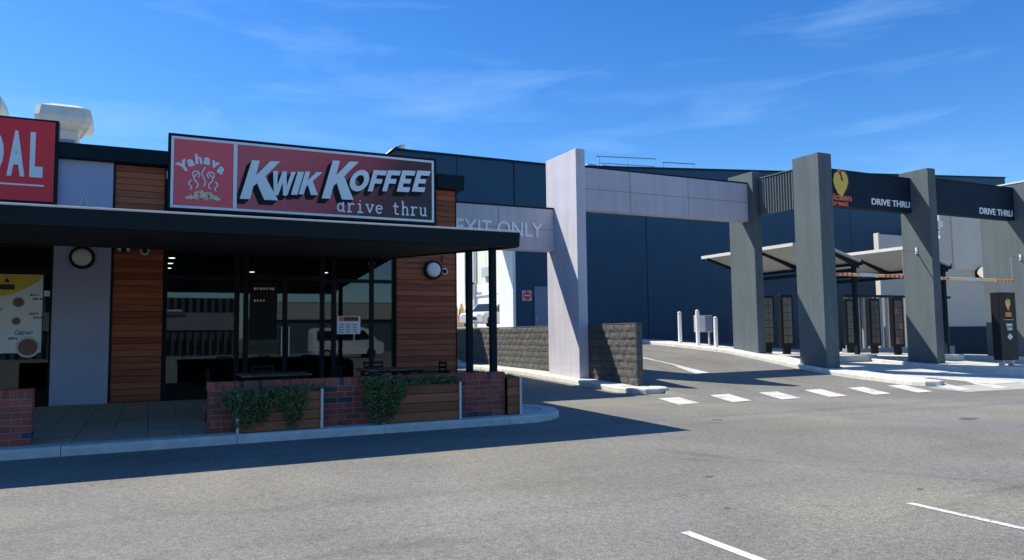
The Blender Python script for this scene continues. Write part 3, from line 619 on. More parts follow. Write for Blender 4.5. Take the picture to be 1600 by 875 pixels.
# thin peaked mark on the grey column
pk = MB(); pk.prism([(-1.455, 4.30), (-1.435, 4.30), (-1.345, 4.63), (-1.36, 4.645)], 18.185, 18.199); pk.prism([(-1.345, 4.62), (-1.335, 4.63), (-1.235, 4.30), (-1.26, 4.30)], 18.183, 18.1985)
tag(pk.build('peak_emblem', 'trim'), 'thin pale peak shaped mark on the grey column above the canopy', 'emblem')

# ---------------------------------------------------------------- wall lights, cameras
def wall_light(x, z, r, label, y=18.2, ring='black'):
    t = thing('wall_light', label, 'wall light', (x, y, z), 'round bulkhead lights'); T = Matrix.Translation((x, y, z)) @ FRONT
    q = MB(); q.lathe([(r, 0), (r, .06), (r * .93, .085), (r * .76, .085)], T, 32); q.build('ring', ring, t, smooth=False)
    q = MB(); q.lathe([(r * .76, .05), (r * .75, .095), (r * .6, .12), (r * .35, .135), (.02, .14)], T, 32); q.build('lens', 'lens', t, smooth=True)
wall_light(-1.345, 3.25, .245, 'round bulkhead light with black ring on the grey column')
wall_light(6.58, 3.20, .25, 'round bulkhead light with black ring on the right cedar pier')
def dome(x, z, label, y=18.238):
    t = thing('dome_camera', label, 'security camera', (x, y, z), 'dome cameras under the canopy'); T = Matrix.Translation((x, y, z)) @ FRONT
    q = MB(); q.lathe([(.095, 0), (.095, .05), (.075, .07), (.06, .07)], T, 20); q.build('housing', 'trim', t); q = MB(); q.lathe([(.06, .06), (.055, .09), (.03, .11), (.005, .115)], T, 16); q.build('lens', 'black', t, smooth=True)
dome(-.15, 3.44, 'white dome camera high on the left cedar pier'); dome(6.90, 3.17, 'white dome camera beside the round light on the right cedar pier')
t = thing('twin_speaker', 'small pale twin fitting high on the left cedar pier beside the dome camera', 'fitting', (-.56, 18.23, 3.42))
box('body', 'black', t, -.66, -.44, 18.14, 18.237, 3.40, 3.54); box('face', 'trim', t, -.68, -.61, 18.12, 18.18, 3.41, 3.53); box('face', 'trim', t, -.51, -.44, 18.12, 18.18, 3.41, 3.53)
t = thing('hook_bracket', 'small dark hooked bracket above the dome camera on the right pier', 'bracket', (6.83, 18.238, 3.46))
MB().tube([(6.86, 18.237, 3.44), (6.82, 18.17, 3.48), (6.80, 18.14, 3.54), (6.85, 18.12, 3.57)], .016, 8).build('hook', 'black', t)
t = thing('roof_box', 'small white box with orange print standing on the canopy roof below the sign', 'box', (3.42, 12.9, 3.4))
MB().prism([(3.05, 3.36), (3.14, 3.47), (3.62, 3.47), (3.66, 3.36)], 12.7, 13.1).build('box', 'white', t); MB().prism([(3.17, 3.39), (3.2, 3.44), (3.58, 3.44), (3.6, 3.39)], 12.68, 12.699).build('print', 'orange', t)

# poster and notice
ps = thing('menu_poster', 'large white food menu poster with yellow header inside the left window', 'poster', (-2.7, 18.285, 1.2))
box('sheet', 'poster', ps, -3.35, -2.05, 18.285, 18.30, 1.24, 2.87, c=0); MB().prism([(-3.35, 2.55), (-3.2, 2.44), (-2.85, 2.40), (-2.6, 2.45), (-2.35, 2.58), (-2.15, 2.72), (-2.05, 2.865), (-3.35, 2.865)], 18.279, 18.2845).build('header', 'yellow', ps)
MB().box(-2.82, -2.55, 18.274, 18.2785, 2.55, 2.66).build('print', 'ink', ps); MB().prism([(-2.74, 2.70), (-2.63, 2.70), (-2.685, 2.80)], 18.275, 18.2785).build('print', 'ink', ps)
for x, z, r in ((-2.90, 2.32, .11), (-2.47, 2.29, .12), (-2.93, 1.93, .10), (-2.50, 1.90, .09), (-2.93, 1.5, .13), (-2.28, 1.36, .22), (-3.2, 1.7, .1)):
    q = MB(); q.lathe([(r, 0), (r, .004)], Matrix.Translation((x, 18.2845, z)) @ FRONT, 20); q.build('dish', 'trim', ps)
    q = MB(); q.lathe([(r * .8, 0), (r * .8, .003)], Matrix.Translation((x, 18.280, z)) @ FRONT, 12); q.build('food', 'food', ps)
text('script', 'inkb', ps, 'Calamari', -2.52, -2.20, 1.62, 1.72, 18.284, .003, .01, .3)
for x, z in ((-2.27, 2.42), (-2.22, 2.34), (-2.27, 2.03), (-2.20, 1.95), (-2.62, 1.52), (-2.9, 2.12)):
    for i in range(4): box('print', 'ink', ps, x + i * .042, x + i * .042 + R.uniform(.02, .034), 18.281, 18.2845, z + R.uniform(0, .008), z + R.uniform(.035, .05), c=0)
nb = thing('paper_notice', 'white paper notice with red header on the glass right of the double doors', 'notice', (4.4, 18.3, 1.5))
box('sheet', 'poster', nb, 4.12, 4.70, 18.292, 18.302, 1.56, 2.0, c=0); box('header', 'dred', nb, 4.17, 4.65, 18.286, 18.2915, 1.88, 1.985, c=0); box('print', 'red2', nb, 4.17, 4.30, 18.28, 18.2855, 1.885, 1.98, c=0)
q = MB()
for i in range(4):
    for j in range(3): q.box(4.18 + j * .165, 4.29 + j * .165 , 18.287, 18.2915, 1.60 + i * .06, 1.62 + i * .06)
q.build('print', 'inkb', nb)

# roof exhaust cowls
def cowl(x, y, z, w, label):
    t = thing('roof_exhaust', label, 'roof exhaust', (x, y, 5.2), 'roof exhaust cowls'); h = w / 2
    box('duct', 'cowl', t, x - h * .42, x + h * .50, y - h * .5, y + h * .5, 5.201, z, c=.01)
    q = MB(); ring = lambda r, zz: [(x + sx * r + (0), y + sy * r, zz) for sx, sy in ((-1, -.8), (-.8, -1), (.8, -1), (1, -.8), (1, .8), (.8, 1), (-.8, 1), (-1, .8))]
    lv = [ring(h * .62, z - .10), ring(h * .95, z + .03), ring(h * 1.0, z + .18), ring(h * .93, z + .42), ring(h * .55, z + .53)]
    q.add([v for r_ in lv for v in r_], [(a * 8 + i, a * 8 + (i + 1) % 8, a * 8 + 8 + (i + 1) % 8, a * 8 + 8 + i) for a in range(4) for i in range(8)] + [tuple(range(32, 40)), tuple(range(8))[::-1]])
    q.build('hood', 'cowl', t)
    q = MB()
    for sx in (-1, 1): q.prism([(x + sx * h * .55, z - .3), (x + sx * h * .62, z - .3), (x + sx * h * .95, z + .05), (x + sx * h * .8, z + .05)], y - h * .60, y - h * .56)
    q.build('brace', 'cowl', t)
    MB().box(x - h * .38, x + h * .40, y - h * .53, y - h * .502, 5.9, z - .33).build('inspection_panel', 'doorb', t)
cowl(-2.02, 21.2, 6.75, 1.22, 'pale square exhaust cowl on a duct, right one on the shop roof'); cowl(-3.95, 21.4, 6.93, 1.30, 'pale exhaust cowl cut by the left edge behind the red sign')
# ================================================================ BRICK PLANTER WALLS
BW, BH = .24, .0868
def brick_wall(name, label, x0, x1, y0, loc):
    t = thing(name, label, 'brick wall', loc, 'low brick walls along the pavement')
    box('mortar_core', 'mortar', t, x0 + .006, x1 - .006, y0 + .007, y0 + .223, .125, .852, c=0)
    proto = {}
    def brick(kind, xa, xb, z0, z1):
        m = 'bbrick' if R.random() < .10 else 'brick'; key = (kind, round(xb - xa, 2), m)
        if key not in proto: proto[key] = MB().box(xa, xb, y0, y0 + .23, z0, z1, c=.005).build('brick', m, t).data
        else: link('brick', proto[key], t, ((xa + xb) / 2, y0 + .115 + R.uniform(-.0025, .0025), z0))
    for c in range(7):
        z0 = .132 + c * BH; off = 0 if c % 2 == 0 else BW / 2; x = x1 + off
        while x > x0 + .03:
            a = max(x - BW + .01, x0); b = min(x, x1)
            if b - a > .04: brick('s', a, b, z0, z0 + BH - .01)
            x -= BW
    x = x1
    while x > x0 + .05: brick('h', x - .0765, x, .132 + 7 * BH, .862); x -= .0865
brick_wall('brick_wall', 'low red brick wall with soldier coping behind the timber planter boxes', .765, 5.50, 11.60, (3, 11.6, .13))
brick_wall('brick_wall', 'low red brick pier at the left edge of the frame on the pavement', -3.3, -1.375, 11.60, (-2.3, 11.6, .13))
# timber planter boxes with pale corner posts
def planter(x0, x1, y0, y1, zt, label, posts):
    t = thing('planter_box', label, 'planter box', ((x0 + x1) / 2, y0, .13), 'timber planter boxes')
    boards(x0, x1, y0, .14, zt, t, h=.14, m='ptimber', dep=.025, name='board'); box('liner', 'black', t, x0 + .01, x1 - .01, y0 + .028, y1, .126, zt - .03)
    box('soil', 'soil', t, x0 + .03, x1 - .03, y0 + .03, y1 - .005, zt - .029, zt - .012, c=0)
    for p in posts: box('corner_post', 'trim', t, p - .019, p + .019, y0 - .030, y0 - .004, .131, zt + .02)
    return t
planter(1.13, 2.36, 11.40, 11.592, .70, 'timber planter box left of the long brick wall, half hidden by trailing ivy', (1.15, 2.345))
planter(3.28, 4.60, 11.40, 11.592, .72, 'timber planter box in the middle of the long brick wall', (3.30, 4.585))
t = planter(5.51, 5.76, 11.52, 13.5, .76, 'narrow timber planter box at the right end of the brick wall', (5.75,))
# trailing plants
def foliage(t, spots, n, size=.038, name='foliage'):
    q = MB()
    for _ in range(n):
        s = R.choices(spots, [a[6] for a in spots])[0]; cx, cy, cz, rx, ry, rz, _w = s
        while 1:
            a, b, c = R.uniform(-1, 1), R.uniform(-1, 1), R.uniform(-1, 1)
            if a * a + b * b + c * c < 1: break
        p = Vector((cx + a * rx, cy + b * ry, cz + c * rz)); sz = size * R.uniform(.6, 1.35)
        u = Vector((R.gauss(0, 1), R.gauss(-.4, .6), R.gauss(-.3, .8))).normalized(); w = u.cross(Vector((R.gauss(0, 1), R.gauss(0, 1), R.gauss(0, 1)))).normalized(); h = u.cross(w) * .15
        q.add([p, p + u * sz * .5 + w * sz * .36 + h * sz, p + u * sz, p + u * sz * .5 - w * sz * .36 + h * sz], [(0, 1, 2, 3)])
    q.build(name, 'leaf', t, kind='stuff')
    q = MB()
    for _ in range(26):
        s = R.choice(spots); p = Vector((s[0] + R.uniform(-1, 1) * s[3] * .7, s[1] - s[4] * .5, s[2] + R.uniform(-.6, 1) * s[5])); d = Vector((R.uniform(-.7, .7), -.5, R.uniform(-.6, .9))).normalized(); ln = R.uniform(.07, .17); prev = p
        for k3 in range(7):
            d = (d + Vector((0, 0, -.13))).normalized(); nx2 = prev + d * ln / 6; q.tube([prev, nx2], .0018, 3, False); prev = nx2
            w = d.cross(Vector((R.gauss(0, 1), R.gauss(0, 1), R.gauss(0, 1)))).normalized(); sz = size * R.uniform(.5, .95)
            q.add([prev, prev + w * sz * .5 + d * sz * .3, prev + w * sz + d * sz * .2, prev + w * sz * .5 - d * sz * .1], [(0, 1, 2, 3)])
    q.build('shoots', 'leaf2', t, kind='stuff')
    q = MB()
    for s in spots[::2]:
        q.tube([(s[0], s[1] + .04, s[2] + s[5]), (s[0] + R.uniform(-.05, .05), s[1] - .02, s[2]), (s[0] + R.uniform(-.08, .08), s[1] - .03, s[2] - s[5])], .004, 4)
    q.build('stem', 'leaf', t, kind='stuff')
t = thing('trailing_plant', 'bushy green ivy spilling over the left timber planter box', 'plant', (1.5, 11.45, .7), 'trailing plants in the planter boxes')
sp = []
for i in range(11): 
    x = 1.02 + i * .068; sp.append((x, 11.40, .66, .12, .14, .13, 1)); d = (.16, .28, .40, .44, .42, .40, .34, .36, .28, .2, .12)[i]; sp.append((x + R.uniform(-.02, .02), 11.35, .66 - d * .55, .07, .06, d * .6, 1.2))
for i in range(6):
    x = 1.76 + i * .062; d = (.18, .34, .44, .46, .38, .16)[i]; sp.append((x, 11.36, .64 - d * .5, .06, .06, d * .6, 1.1)); sp.append((x, 11.42, .70, .10, .12, .09, .8))
for x, z in ((2.12, .72), (2.25, .73), (2.34, .76)): sp.append((x, 11.47, z, .08, .07, .07, .3))
foliage(t, sp, 3600, .044)
t = thing('trailing_plant', 'dark ivy hanging down the middle planter box left corner with a row along its top', 'plant', (3.6, 11.45, .7), 'trailing plants in the planter boxes')
sp = []
for i in range(8):
    x = 3.04 + i * .075; d = (.34, .52, .56, .55, .52, .50, .40, .20)[i]; sp.append((x, 11.34, .72 - d * .5, .08, .07, d * .58, 1.6)); sp.append((x, 11.44, .76, .1, .14, .12, 1))
for i in range(14): sp.append((3.6 + i * .072, 11.47, .76 + .02 * sin(i * 1.9), .07, .1, .08, .55))
foliage(t, sp, 4300, .044)
t = thing('trailing_plant', 'low leafy plant in the narrow planter at the right end of the brick wall', 'plant', (5.62, 12, .74), 'trailing plants in the planter boxes')
foliage(t, [(5.63, 11.75 + i * .3, .76, .09, .12, .05, 1) for i in range(6)], 500)

# outdoor tables and chairs behind the wall
def table(x, y, label):
    t = thing('cafe_table', label, 'table', (x, y, .13), 'outdoor cafe tables'); n = 6; w = 1.12; s = w / n
    for i in range(n): box('slat', 'table', t, x - w / 2 + i * s, x - w / 2 + (i + 1) * s - .012, y - .42, y + .55, .862, .89, c=.004)
    box('frame', 'black', t, x - w / 2 + .05, x + w / 2 - .05, y - .36, y + .48, .83, .861)
    for a in (-1, 1):
        for b in (-1, 1): box('leg', 'black', t, x + a * .46 - .02, x + a * .46 + .02, y + .06 + b * .38 - .02, y + .06 + b * .38 + .02, .129, .829)
table(1.90, 13.1, 'slatted timber cafe table with dark frame behind the left planter box'); table(4.1, 13.6, 'slatted cafe table behind the middle planter and ivy')
def chair(x, y, a, label):
    t = thing('cafe_chair', label, 'chair', (x, y, .129), 'black chairs on the shop porch'); T = Matrix.Translation((x, y, .129)) @ Matrix.Rotation(a, 4, 'Z')
    MB().box(-.2, .2, -.2, .2, .43, .455, T, .01).build('seat', 'black', t); q = MB()
    for i in range(4): q.box(-.19, .19, .19, .205, .56 + i * .085, .60 + i * .085, T)
    q.box(-.205, -.18, .185, .21, .456, .86, T); q.box(.18, .205, .185, .21, .456, .86, T); q.build('backrest', 'black', t)
    for sx in (-1, 1):
        for sy in (-1, 1): MB().tube([T @ Vector((sx * .17, sy * .17, .429)), T @ Vector((sx * .2, sy * .2, 0))], .012, 6).build('leg', 'black', t)
for x, y, a, l in ((1.05, 13.1, 1.6, 'black slatted chair at the left end of the left porch table'), (2.8, 13.2, -1.5, 'black slatted chair at the right end of the left porch table'), (1.9, 14.2, 0.1, 'black slatted chair behind the left porch table'),
                   (3.3, 13.8, 1.5, 'black slatted chair at the left end of the right porch table'), (4.95, 13.7, -1.6, 'black slatted chair at the right end of the right porch table'), (4.1, 14.7, 0, 'black slatted chair behind the right porch table')):
    chair(x, y, a, l)
t = thing('cafe_bench', 'dark timber bench against the right cedar pier', 'bench', (6.2, 17.9, .13))
box('seat', 'table', t, 5.65, 6.95, 17.75, 18.15, .62, .66); box('leg', 'black', t, 5.7, 5.76, 17.8, 18.1, .12, .619); box('leg', 'black', t, 6.84, 6.9, 17.8, 18.1, .12, .619)

# ================================================================ BLOCK WALL
bw = thing('block_wall', 'rough split face grey block wall running back beside the lilac pillar', 'block wall', (11.5, 16, .13))
BL, BHH = .40, .2
vari = []
def rough(seed, l, h):      # a split-face block: subdivided left and front faces pushed in and out
    rr = random.Random(seed); bm = bmesh.new(); nx_, nz_ = 4, 3; q = MB()
    def P(j, k2, face):
        u = j / nx_; v = k2 / nz_; e = 0 if j in (0, nx_) or k2 in (0, nz_) else 1
        d = rr.uniform(.004, .032) if e else rr.uniform(-.004, .003)
        return d
    W2 = .095
    fr = [[Vector((-W2 - P(j, k2, 0), -l / 2 + l * j / nx_, h * k2 / nz_)) for j in range(nx_ + 1)] for k2 in range(nz_ + 1)]
    vs = [p for r_ in fr for p in r_]; fs = [(k2 * 5 + j, k2 * 5 + j + 1, (k2 + 1) * 5 + j + 1, (k2 + 1) * 5 + j) for k2 in range(nz_) for j in range(nx_)]
    b = len(vs); vs += [Vector((W2, -l / 2, 0)), Vector((W2, l / 2, 0)), Vector((W2, l / 2, h)), Vector((W2, -l / 2, h))]
    fs += [(b, b + 3, b + 2, b + 1), (0, b, b + 1, 4), (15, 19, b + 2, b + 3), tuple([0, 5, 10, 15, b + 3, b]), tuple([4, b + 1, b + 2, 19, 14, 9])]
    me = bpy.data.meshes.new('block'); me.from_pydata(vs, [], fs); me.materials.append(MT['block']); return me
full = [rough(i, BL - .01, BHH - .01) for i in range(7)]; half = [rough(50 + i, BL / 2 - .01, BHH - .01) for i in range(4)]
cnt = 0
for c in range(8):
    y = 16.02; odd = c % 2
    if odd: link('block', R.choice(half), bw, (11.5, y + .1, .135 + c * BHH)); y += .2
    while y < 29.6:
        link('block', R.choice(full), bw, (11.5 + R.uniform(-.004, .004), y + .2, .135 + c * BHH)); y += BL; cnt += 1
box('mortar_core', 'dmortar', bw, 11.415, 11.59, 16.03, 29.5, .0, 1.72, c=0)
box('capping', 'block', bw, 11.40, 11.60, 16.02, 29.5, 1.735, 1.765, c=.006)

# ================================================================ PILLARS AND BEAMS
def pillar(x, y, w, d, z0, z1, m, label):
    t = thing('gateway_pillar', label, 'pillar', (x + w / 2, y + d / 2, z0), 'tall rendered gateway pillars')
    H_ = z1 - z0; n = 3; zs = [z0 - .3, z0 + H_ * .36, z0 + H_ * .68, z1]
    q = MB(); q.box(x, x + w, y, y + d, zs[0], z1, c=.012); q.build('shaft', m, t); return t
pillar(11.08, 18.36, .31, 1.84, .12, 6.92, 'lilac', 'tall lilac rendered pillar at the end of the exit beam')
pillar(19.2, 19.7, .36, 1.25, .6, 7.2, 'dgrey', 'dark grey pillar carrying the right end of the lilac beam')
pillar(18.9, 16.53, .59, 1.06, .3, 7.15, 'dgrey', 'tallest looking dark grey pillar, left of the first dark drive thru beam')
pillar(23.92, 16.33, .40, 1.10, .2, 7.05, 'dgrey', 'dark grey pillar between the two dark drive thru beams')
t = pillar(29.95, 16.35, .45, 2.0, .0, 7.08, 'dgrey', 'dark grey pillar cut by the right edge of the frame'); box('capping', 'trim', t, 29.93, 30.42, 16.33, 18.37, 7.083, 7.14)
def panel_beam(x0, x1, y, z0, z1, cuts, m, label, dep=.34, grp='panel clad gateway beams'):
    t = thing('gateway_beam', label, 'beam', ((x0 + x1) / 2, y, z0), grp); xs_ = [x0] + cuts + [x1]; zm = (z0 + z1) / 2
    for a, b in zip(xs_, xs_[1:]):
        for c_, d_ in ((z0, zm), (zm, z1)): box('panel', m, t, a + .008, b - .008, y, y + .03, c_ + .008, d_ - .008, c=.003)
    box('core', m, t, x0 + .003, x1 - .003, y + .03, y + dep, z0 + .004, z1 - .004, c=0)
    box('capping', 'navy', t, x0 + .004, x1 - .004, y - .02, y + dep + .02, z1 - .003, z1 + .045); return t
eb = panel_beam(7.27, 11.075, 19.72, 4.02, 5.32, [9.19], 'lilac', 'lilac panelled beam reading exit only beside the coffee shop')
text('lettering', 'signw', eb, 'EXIT ONLY', 7.84, 10.66, 4.42, 4.86, 19.719, .03, .012)
panel_beam(11.395, 19.195, 19.95, 5.42, 6.80, [14.1, 16.5], 'lilac', 'long lilac panelled beam between the lilac pillar and a dark pillar')
def plain_beam(x0, x1, y, z0, z1, label):
    t = thing('gateway_beam', label, 'beam', ((x0 + x1) / 2, y, z0), 'dark drive thru beams'); box('fascia', 'navy', t, x0, x1, y, y + .3, z0, z1, c=.006); box('capping', 'teal', t, x0 + .002, x1 - .002, y - .015, y + .315, z1 + .002, z1 + .035); return t
b1 = plain_beam(19.495, 23.915, 17.0, 5.58, 6.78, 'dark beam with gold bird logo and white drive thru lettering, left of two')
b2 = plain_beam(24.325, 29.945, 17.0, 5.66, 6.90, 'dark beam with only white drive thru lettering, right of two')
text('lettering', 'signw', b1, 'DRIVE THRU', 21.88, 23.83, 5.74, 5.96, 16.999, .02, .02); text('lettering', 'signw', b2, 'DRIVE THRU', 27.75, 29.78, 5.78, 6.02, 16.999, .02, .02)
def bird(par, cx, cz, s, y, txt=True, tx=None):
    P = [(-.36, .40), (-.42, .15), (-.34, -.12), (-.16, -.38), (-.02, -.62), (.06, -.62), (.12, -.40), (.34, -.10), (.44, .16), (.40, .40), (.26, .56), (.12, .60), (.05, .50), (.12, .34), (.20, .22), (.06, .30), (-.04, .44), (-.12, .52), (-.26, .50)]
    q = MB(); q.prism([(cx + a * s * 1.12 + .02, cz + b * s * 1.1) for a, b in P], y - .006, y); q.build('logo_outline', 'dred', par)
    q = MB(); q.prism([(cx + a * s, cz + b * s) for a, b in P], y - .014, y - .0065); q.build('bird_logo', 'gold', par)
    q = MB(); q.prism([(cx + a * s, cz + b * s) for a, b in ((-.16, .52), (-.20, .62), (-.12, .60), (-.10, .70), (-.02, .62), (.02, .66), (.04, .55), (-.06, .50))], y - .016, y - .0145); q.build('comb', 'red2', par)
    q = MB(); q.prism([(cx + a * s, cz + b * s) for a, b in ((-.10, .50), (.0, .40), (.02, .22), (.10, .14), (.14, .20), (.07, .30), (.05, .44), (-.03, .55))], y - .0185, y - .0165); q.build('wing_line', 'dred', par)
bird(b1, 20.42, 6.30, .80, 17.0)
text('logo_outline', 'dred', b1, 'chicken', 19.62, 20.93, 5.76, 6.02, 16.999, .006, .06); text('logo_name', 'orange', b1, 'chicken', 19.66, 20.89, 5.79, 6.0, 16.99, .012, .03)
text('logo_outline', 'dred', b1, 'treat', 19.92, 20.76, 5.585, 5.77, 16.999, .006, .06); text('logo_name', 'orange', b1, 'treat', 19.95, 20.73, 5.60, 5.75, 16.99, .012, .03)
# corrugated side panel between the two left dark pillars
t = thing('corrugated_panel', 'dark corrugated panel between the two left dark pillars, high up', 'panel', (19.5, 18.6, 5.6))
q = MB(); y = 17.6; n = 17; st = (19.68 - 17.6) / n
for i in range(n): q.prism([(19.50, y), (19.45, y + st * .25), (19.45, y + st * .60), (19.50, y + st * .85), (19.50, y + st), (19.54, y + st), (19.54, y)][::-1], 5.62, 6.93, axis='z'); y += st
q.build('sheet', 'dgrey', t, kind='stuff'); box('capping', 'dgrey', t, 19.42, 19.58, 17.6, 19.69, 6.932, 6.97)

# ================================================================ BLUE BUILDING AND THE YARD BEHIND
bb = thing('blue_building', 'large windowless dark blue panelled building behind the driveway', 'building', (32, 30, 1.0))
top = lambda x: 9.36 if x < 17 else 9.36 + (x - 17) * .066
cuts = [14.8, 22.1, 29.4, 36.7, 44, 52]
for a, b in zip(cuts, cuts[1:]):
    P = [(a + .02, .2), (b - .02, .2), (b - .02, top(b - .02))] + ([(17, 9.36)] if a < 17 < b else []) + [(a + .02, top(a + .02))]
    MB().prism(P, 30.0, 30.12).build('wall_panel', 'blue', bb)
MB().prism([(14.82, .1), (52, .1), (52, top(52) - .1), (17, 9.24), (14.82, 9.24)], 30.125, 31.4).build('wall_core', 'blue', bb)
MB().prism([(24, .1), (52, .1), (52, top(52) - .2), (24, 9.5)], 31.41, 60).build('rear_wing', 'blue', bb)
MB().prism([(9.1, 9.36), (17, 9.36), (52, top(52)), (52, top(52) + .09), (17, 9.45), (9.1, 9.45)], 29.94, 31.5).build('roof_flashing', 'navy', bb)
for a, b in ((9.15, 12.0), (12.0, 14.78)): box('high_panel', 'blue', bb, a + .015, b - .015, 30.0, 30.12, 6.0, 9.355, c=0)
box('high_beam_core', 'blue', bb, 9.17, 14.8, 30.125, 31.4, 6.02, 9.35, c=0)
MB().prism([(8.95, 9.30), (9.4, 9.62), (9.6, 9.62), (9.6, 9.46), (9.09, 9.46)], 29.9, 31.5).build('roof_end', 'white', bb)
box('corner_trim', 'white', bb, 14.66, 14.798, 29.97, 31.42, .3, 6.0)
d = box('door', 'doorb', bb, 15.75, 16.75, 29.955, 29.998, 1.16, 3.68); box('handle', 'trim', d, 15.83, 15.88, 29.93, 29.954, 2.1, 2.3)
t = thing('red_sign_plate', 'small square sign with red disc on the blue wall beside the pale door', 'sign', (15.37, 29.99, 3.0))
box('plate', 'trim', t, 15.13, 15.60, 29.965, 29.998, 3.02, 3.48); q = MB(); q.lathe([(.22, 0), (.22, .01)], Matrix.Translation((15.365, 29.9645, 3.25)) @ FRONT, 20); q.build('disc', 'red2', t)
MB().prism([(15.365 + .15 * cos(a) * (1 if i % 2 == 0 else .55), 3.25 + .15 * sin(a) * (1 if i % 2 == 0 else .55)) for i, a in enumerate([radians(90 + 36 * k2) for k2 in range(10)])], 29.945, 29.953).build('emblem', 'ink', t)
box('band', 'signw', t, 15.24, 15.49, 29.935, 29.944, 3.225, 3.275)
# railing and plant on the roof
t = thing('roof_railing', 'thin grey safety railing on the blue roof above the lilac beam', 'railing', (22, 31, 9.7)); q = MB()
for x in (20.2, 21.9, 23.6): q.tube([(x, 31.2, top(x)), (x, 31.2, 10.40)], .025, 6)
q.build('upright', 'steel', t); MB().tube([(20.0, 31.2, 10.41), (23.75, 31.2, 10.62)], .028, 6).build('rail', 'steel', t); MB().tube([(20.2, 31.2, 10.08), (23.6, 31.2, 10.2)], .02, 6).build('rail', 'steel', t)
t = thing('roof_railing', 'shorter lower grey railing further right on the blue roof', 'railing', (24.7, 31, 9.9)); q = MB()
for x in (23.9, 25.9): q.tube([(x, 30.8, top(x)), (x, 30.8, 10.35)], .025, 6)
q.build('upright', 'steel', t); MB().tube([(23.8, 30.8, 10.36), (26, 30.8, 10.46)], .028, 6).build('rail', 'steel', t)
for i, x in enumerate((19.5, 20.4, 21.2)):
    t = thing('roof_plant', ['leftmost small pale machine unit on the blue roof', 'middle small dark machine unit on the blue roof', 'rightmost small machine unit on the blue roof'][i], 'machine', (x, 31.6, 9.5), 'machines on the blue roof')
    box('casing', ('cowl', 'black', 'steel')[i], t, x, x + .7, 31.3, 31.9, 9.5, 9.98 + .02 * i, c=.04); box('lid', 'steel', t, x + .1, x + .6, 31.35, 31.85, 9.985 + .02 * i, 10.03 + .02 * i)
# cream warehouse behind, lit from the left
cb = thing('cream_warehouse', 'bright cream and white industrial building seen between the canopy posts', 'building', (22.1, 50, 2))
y = 36
while y < 66: box('wall_panel', 'cream', cb, 22.0, 22.12, y + .015, y + 1.485, 5.32, 11.5, c=.01); y += 1.5
box('white_wall', 'white', cb, 21.96, 22.12, 36, 66, 1.4, 5.3, c=.01); box('rear_wall', 'cream', cb, 22.0, 23.5, 66.01, 66.2, 1.4, 11.5)
dd = box('roller_door', 'white', cb, 21.90, 21.955, 44.6, 48.0, 1.9, 4.5)
for k2 in range(8): box('slat', 'white', dd, 21.885, 21.899, 44.65, 47.95, 1.95 + k2 * .31, 2.23 + k2 * .31, c=.005)
box('rail', 'trim', cb, 21.86, 21.958, 44.5, 51, 4.35, 4.45)
box('vent_box', 'steel', cb, 21.7, 21.998, 48.3, 49.6, 5.7, 6.4); box('vent_box', 'steel', cb, 21.8, 21.958, 46.2, 46.6, 4.75, 5.0)
q = MB()
for y in (51.3, 54.2): q.tube([(21.85, y, 1.9), (21.85, y, 11.2)], .12, 8)
q.build('downpipe', 'white', cb)
q = MB(); q.tube([(21.5, 50.6, 5.3), (21.3, 51.4, 5.6), (21.9, 52.6, 5.6)], .08, 6); q.tube([(21.4, 51.6, 4.9), (21.4, 51.6, 5.7)], .12, 8); q.build('pipework', 'black', cb)
q = MB(); q.lathe([(.35, 0), (.35, .12), (.28, .16)], Matrix.Translation((21.99, 51.9, 9.2)) @ Matrix.Rotation(-pi / 2, 4, 'Y'), 16); q.build('wall_fan', 'steel', cb)
box('white_bay', 'white', cb, 21.6, 21.958, 52.6, 55.5, 1.9, 11.3)
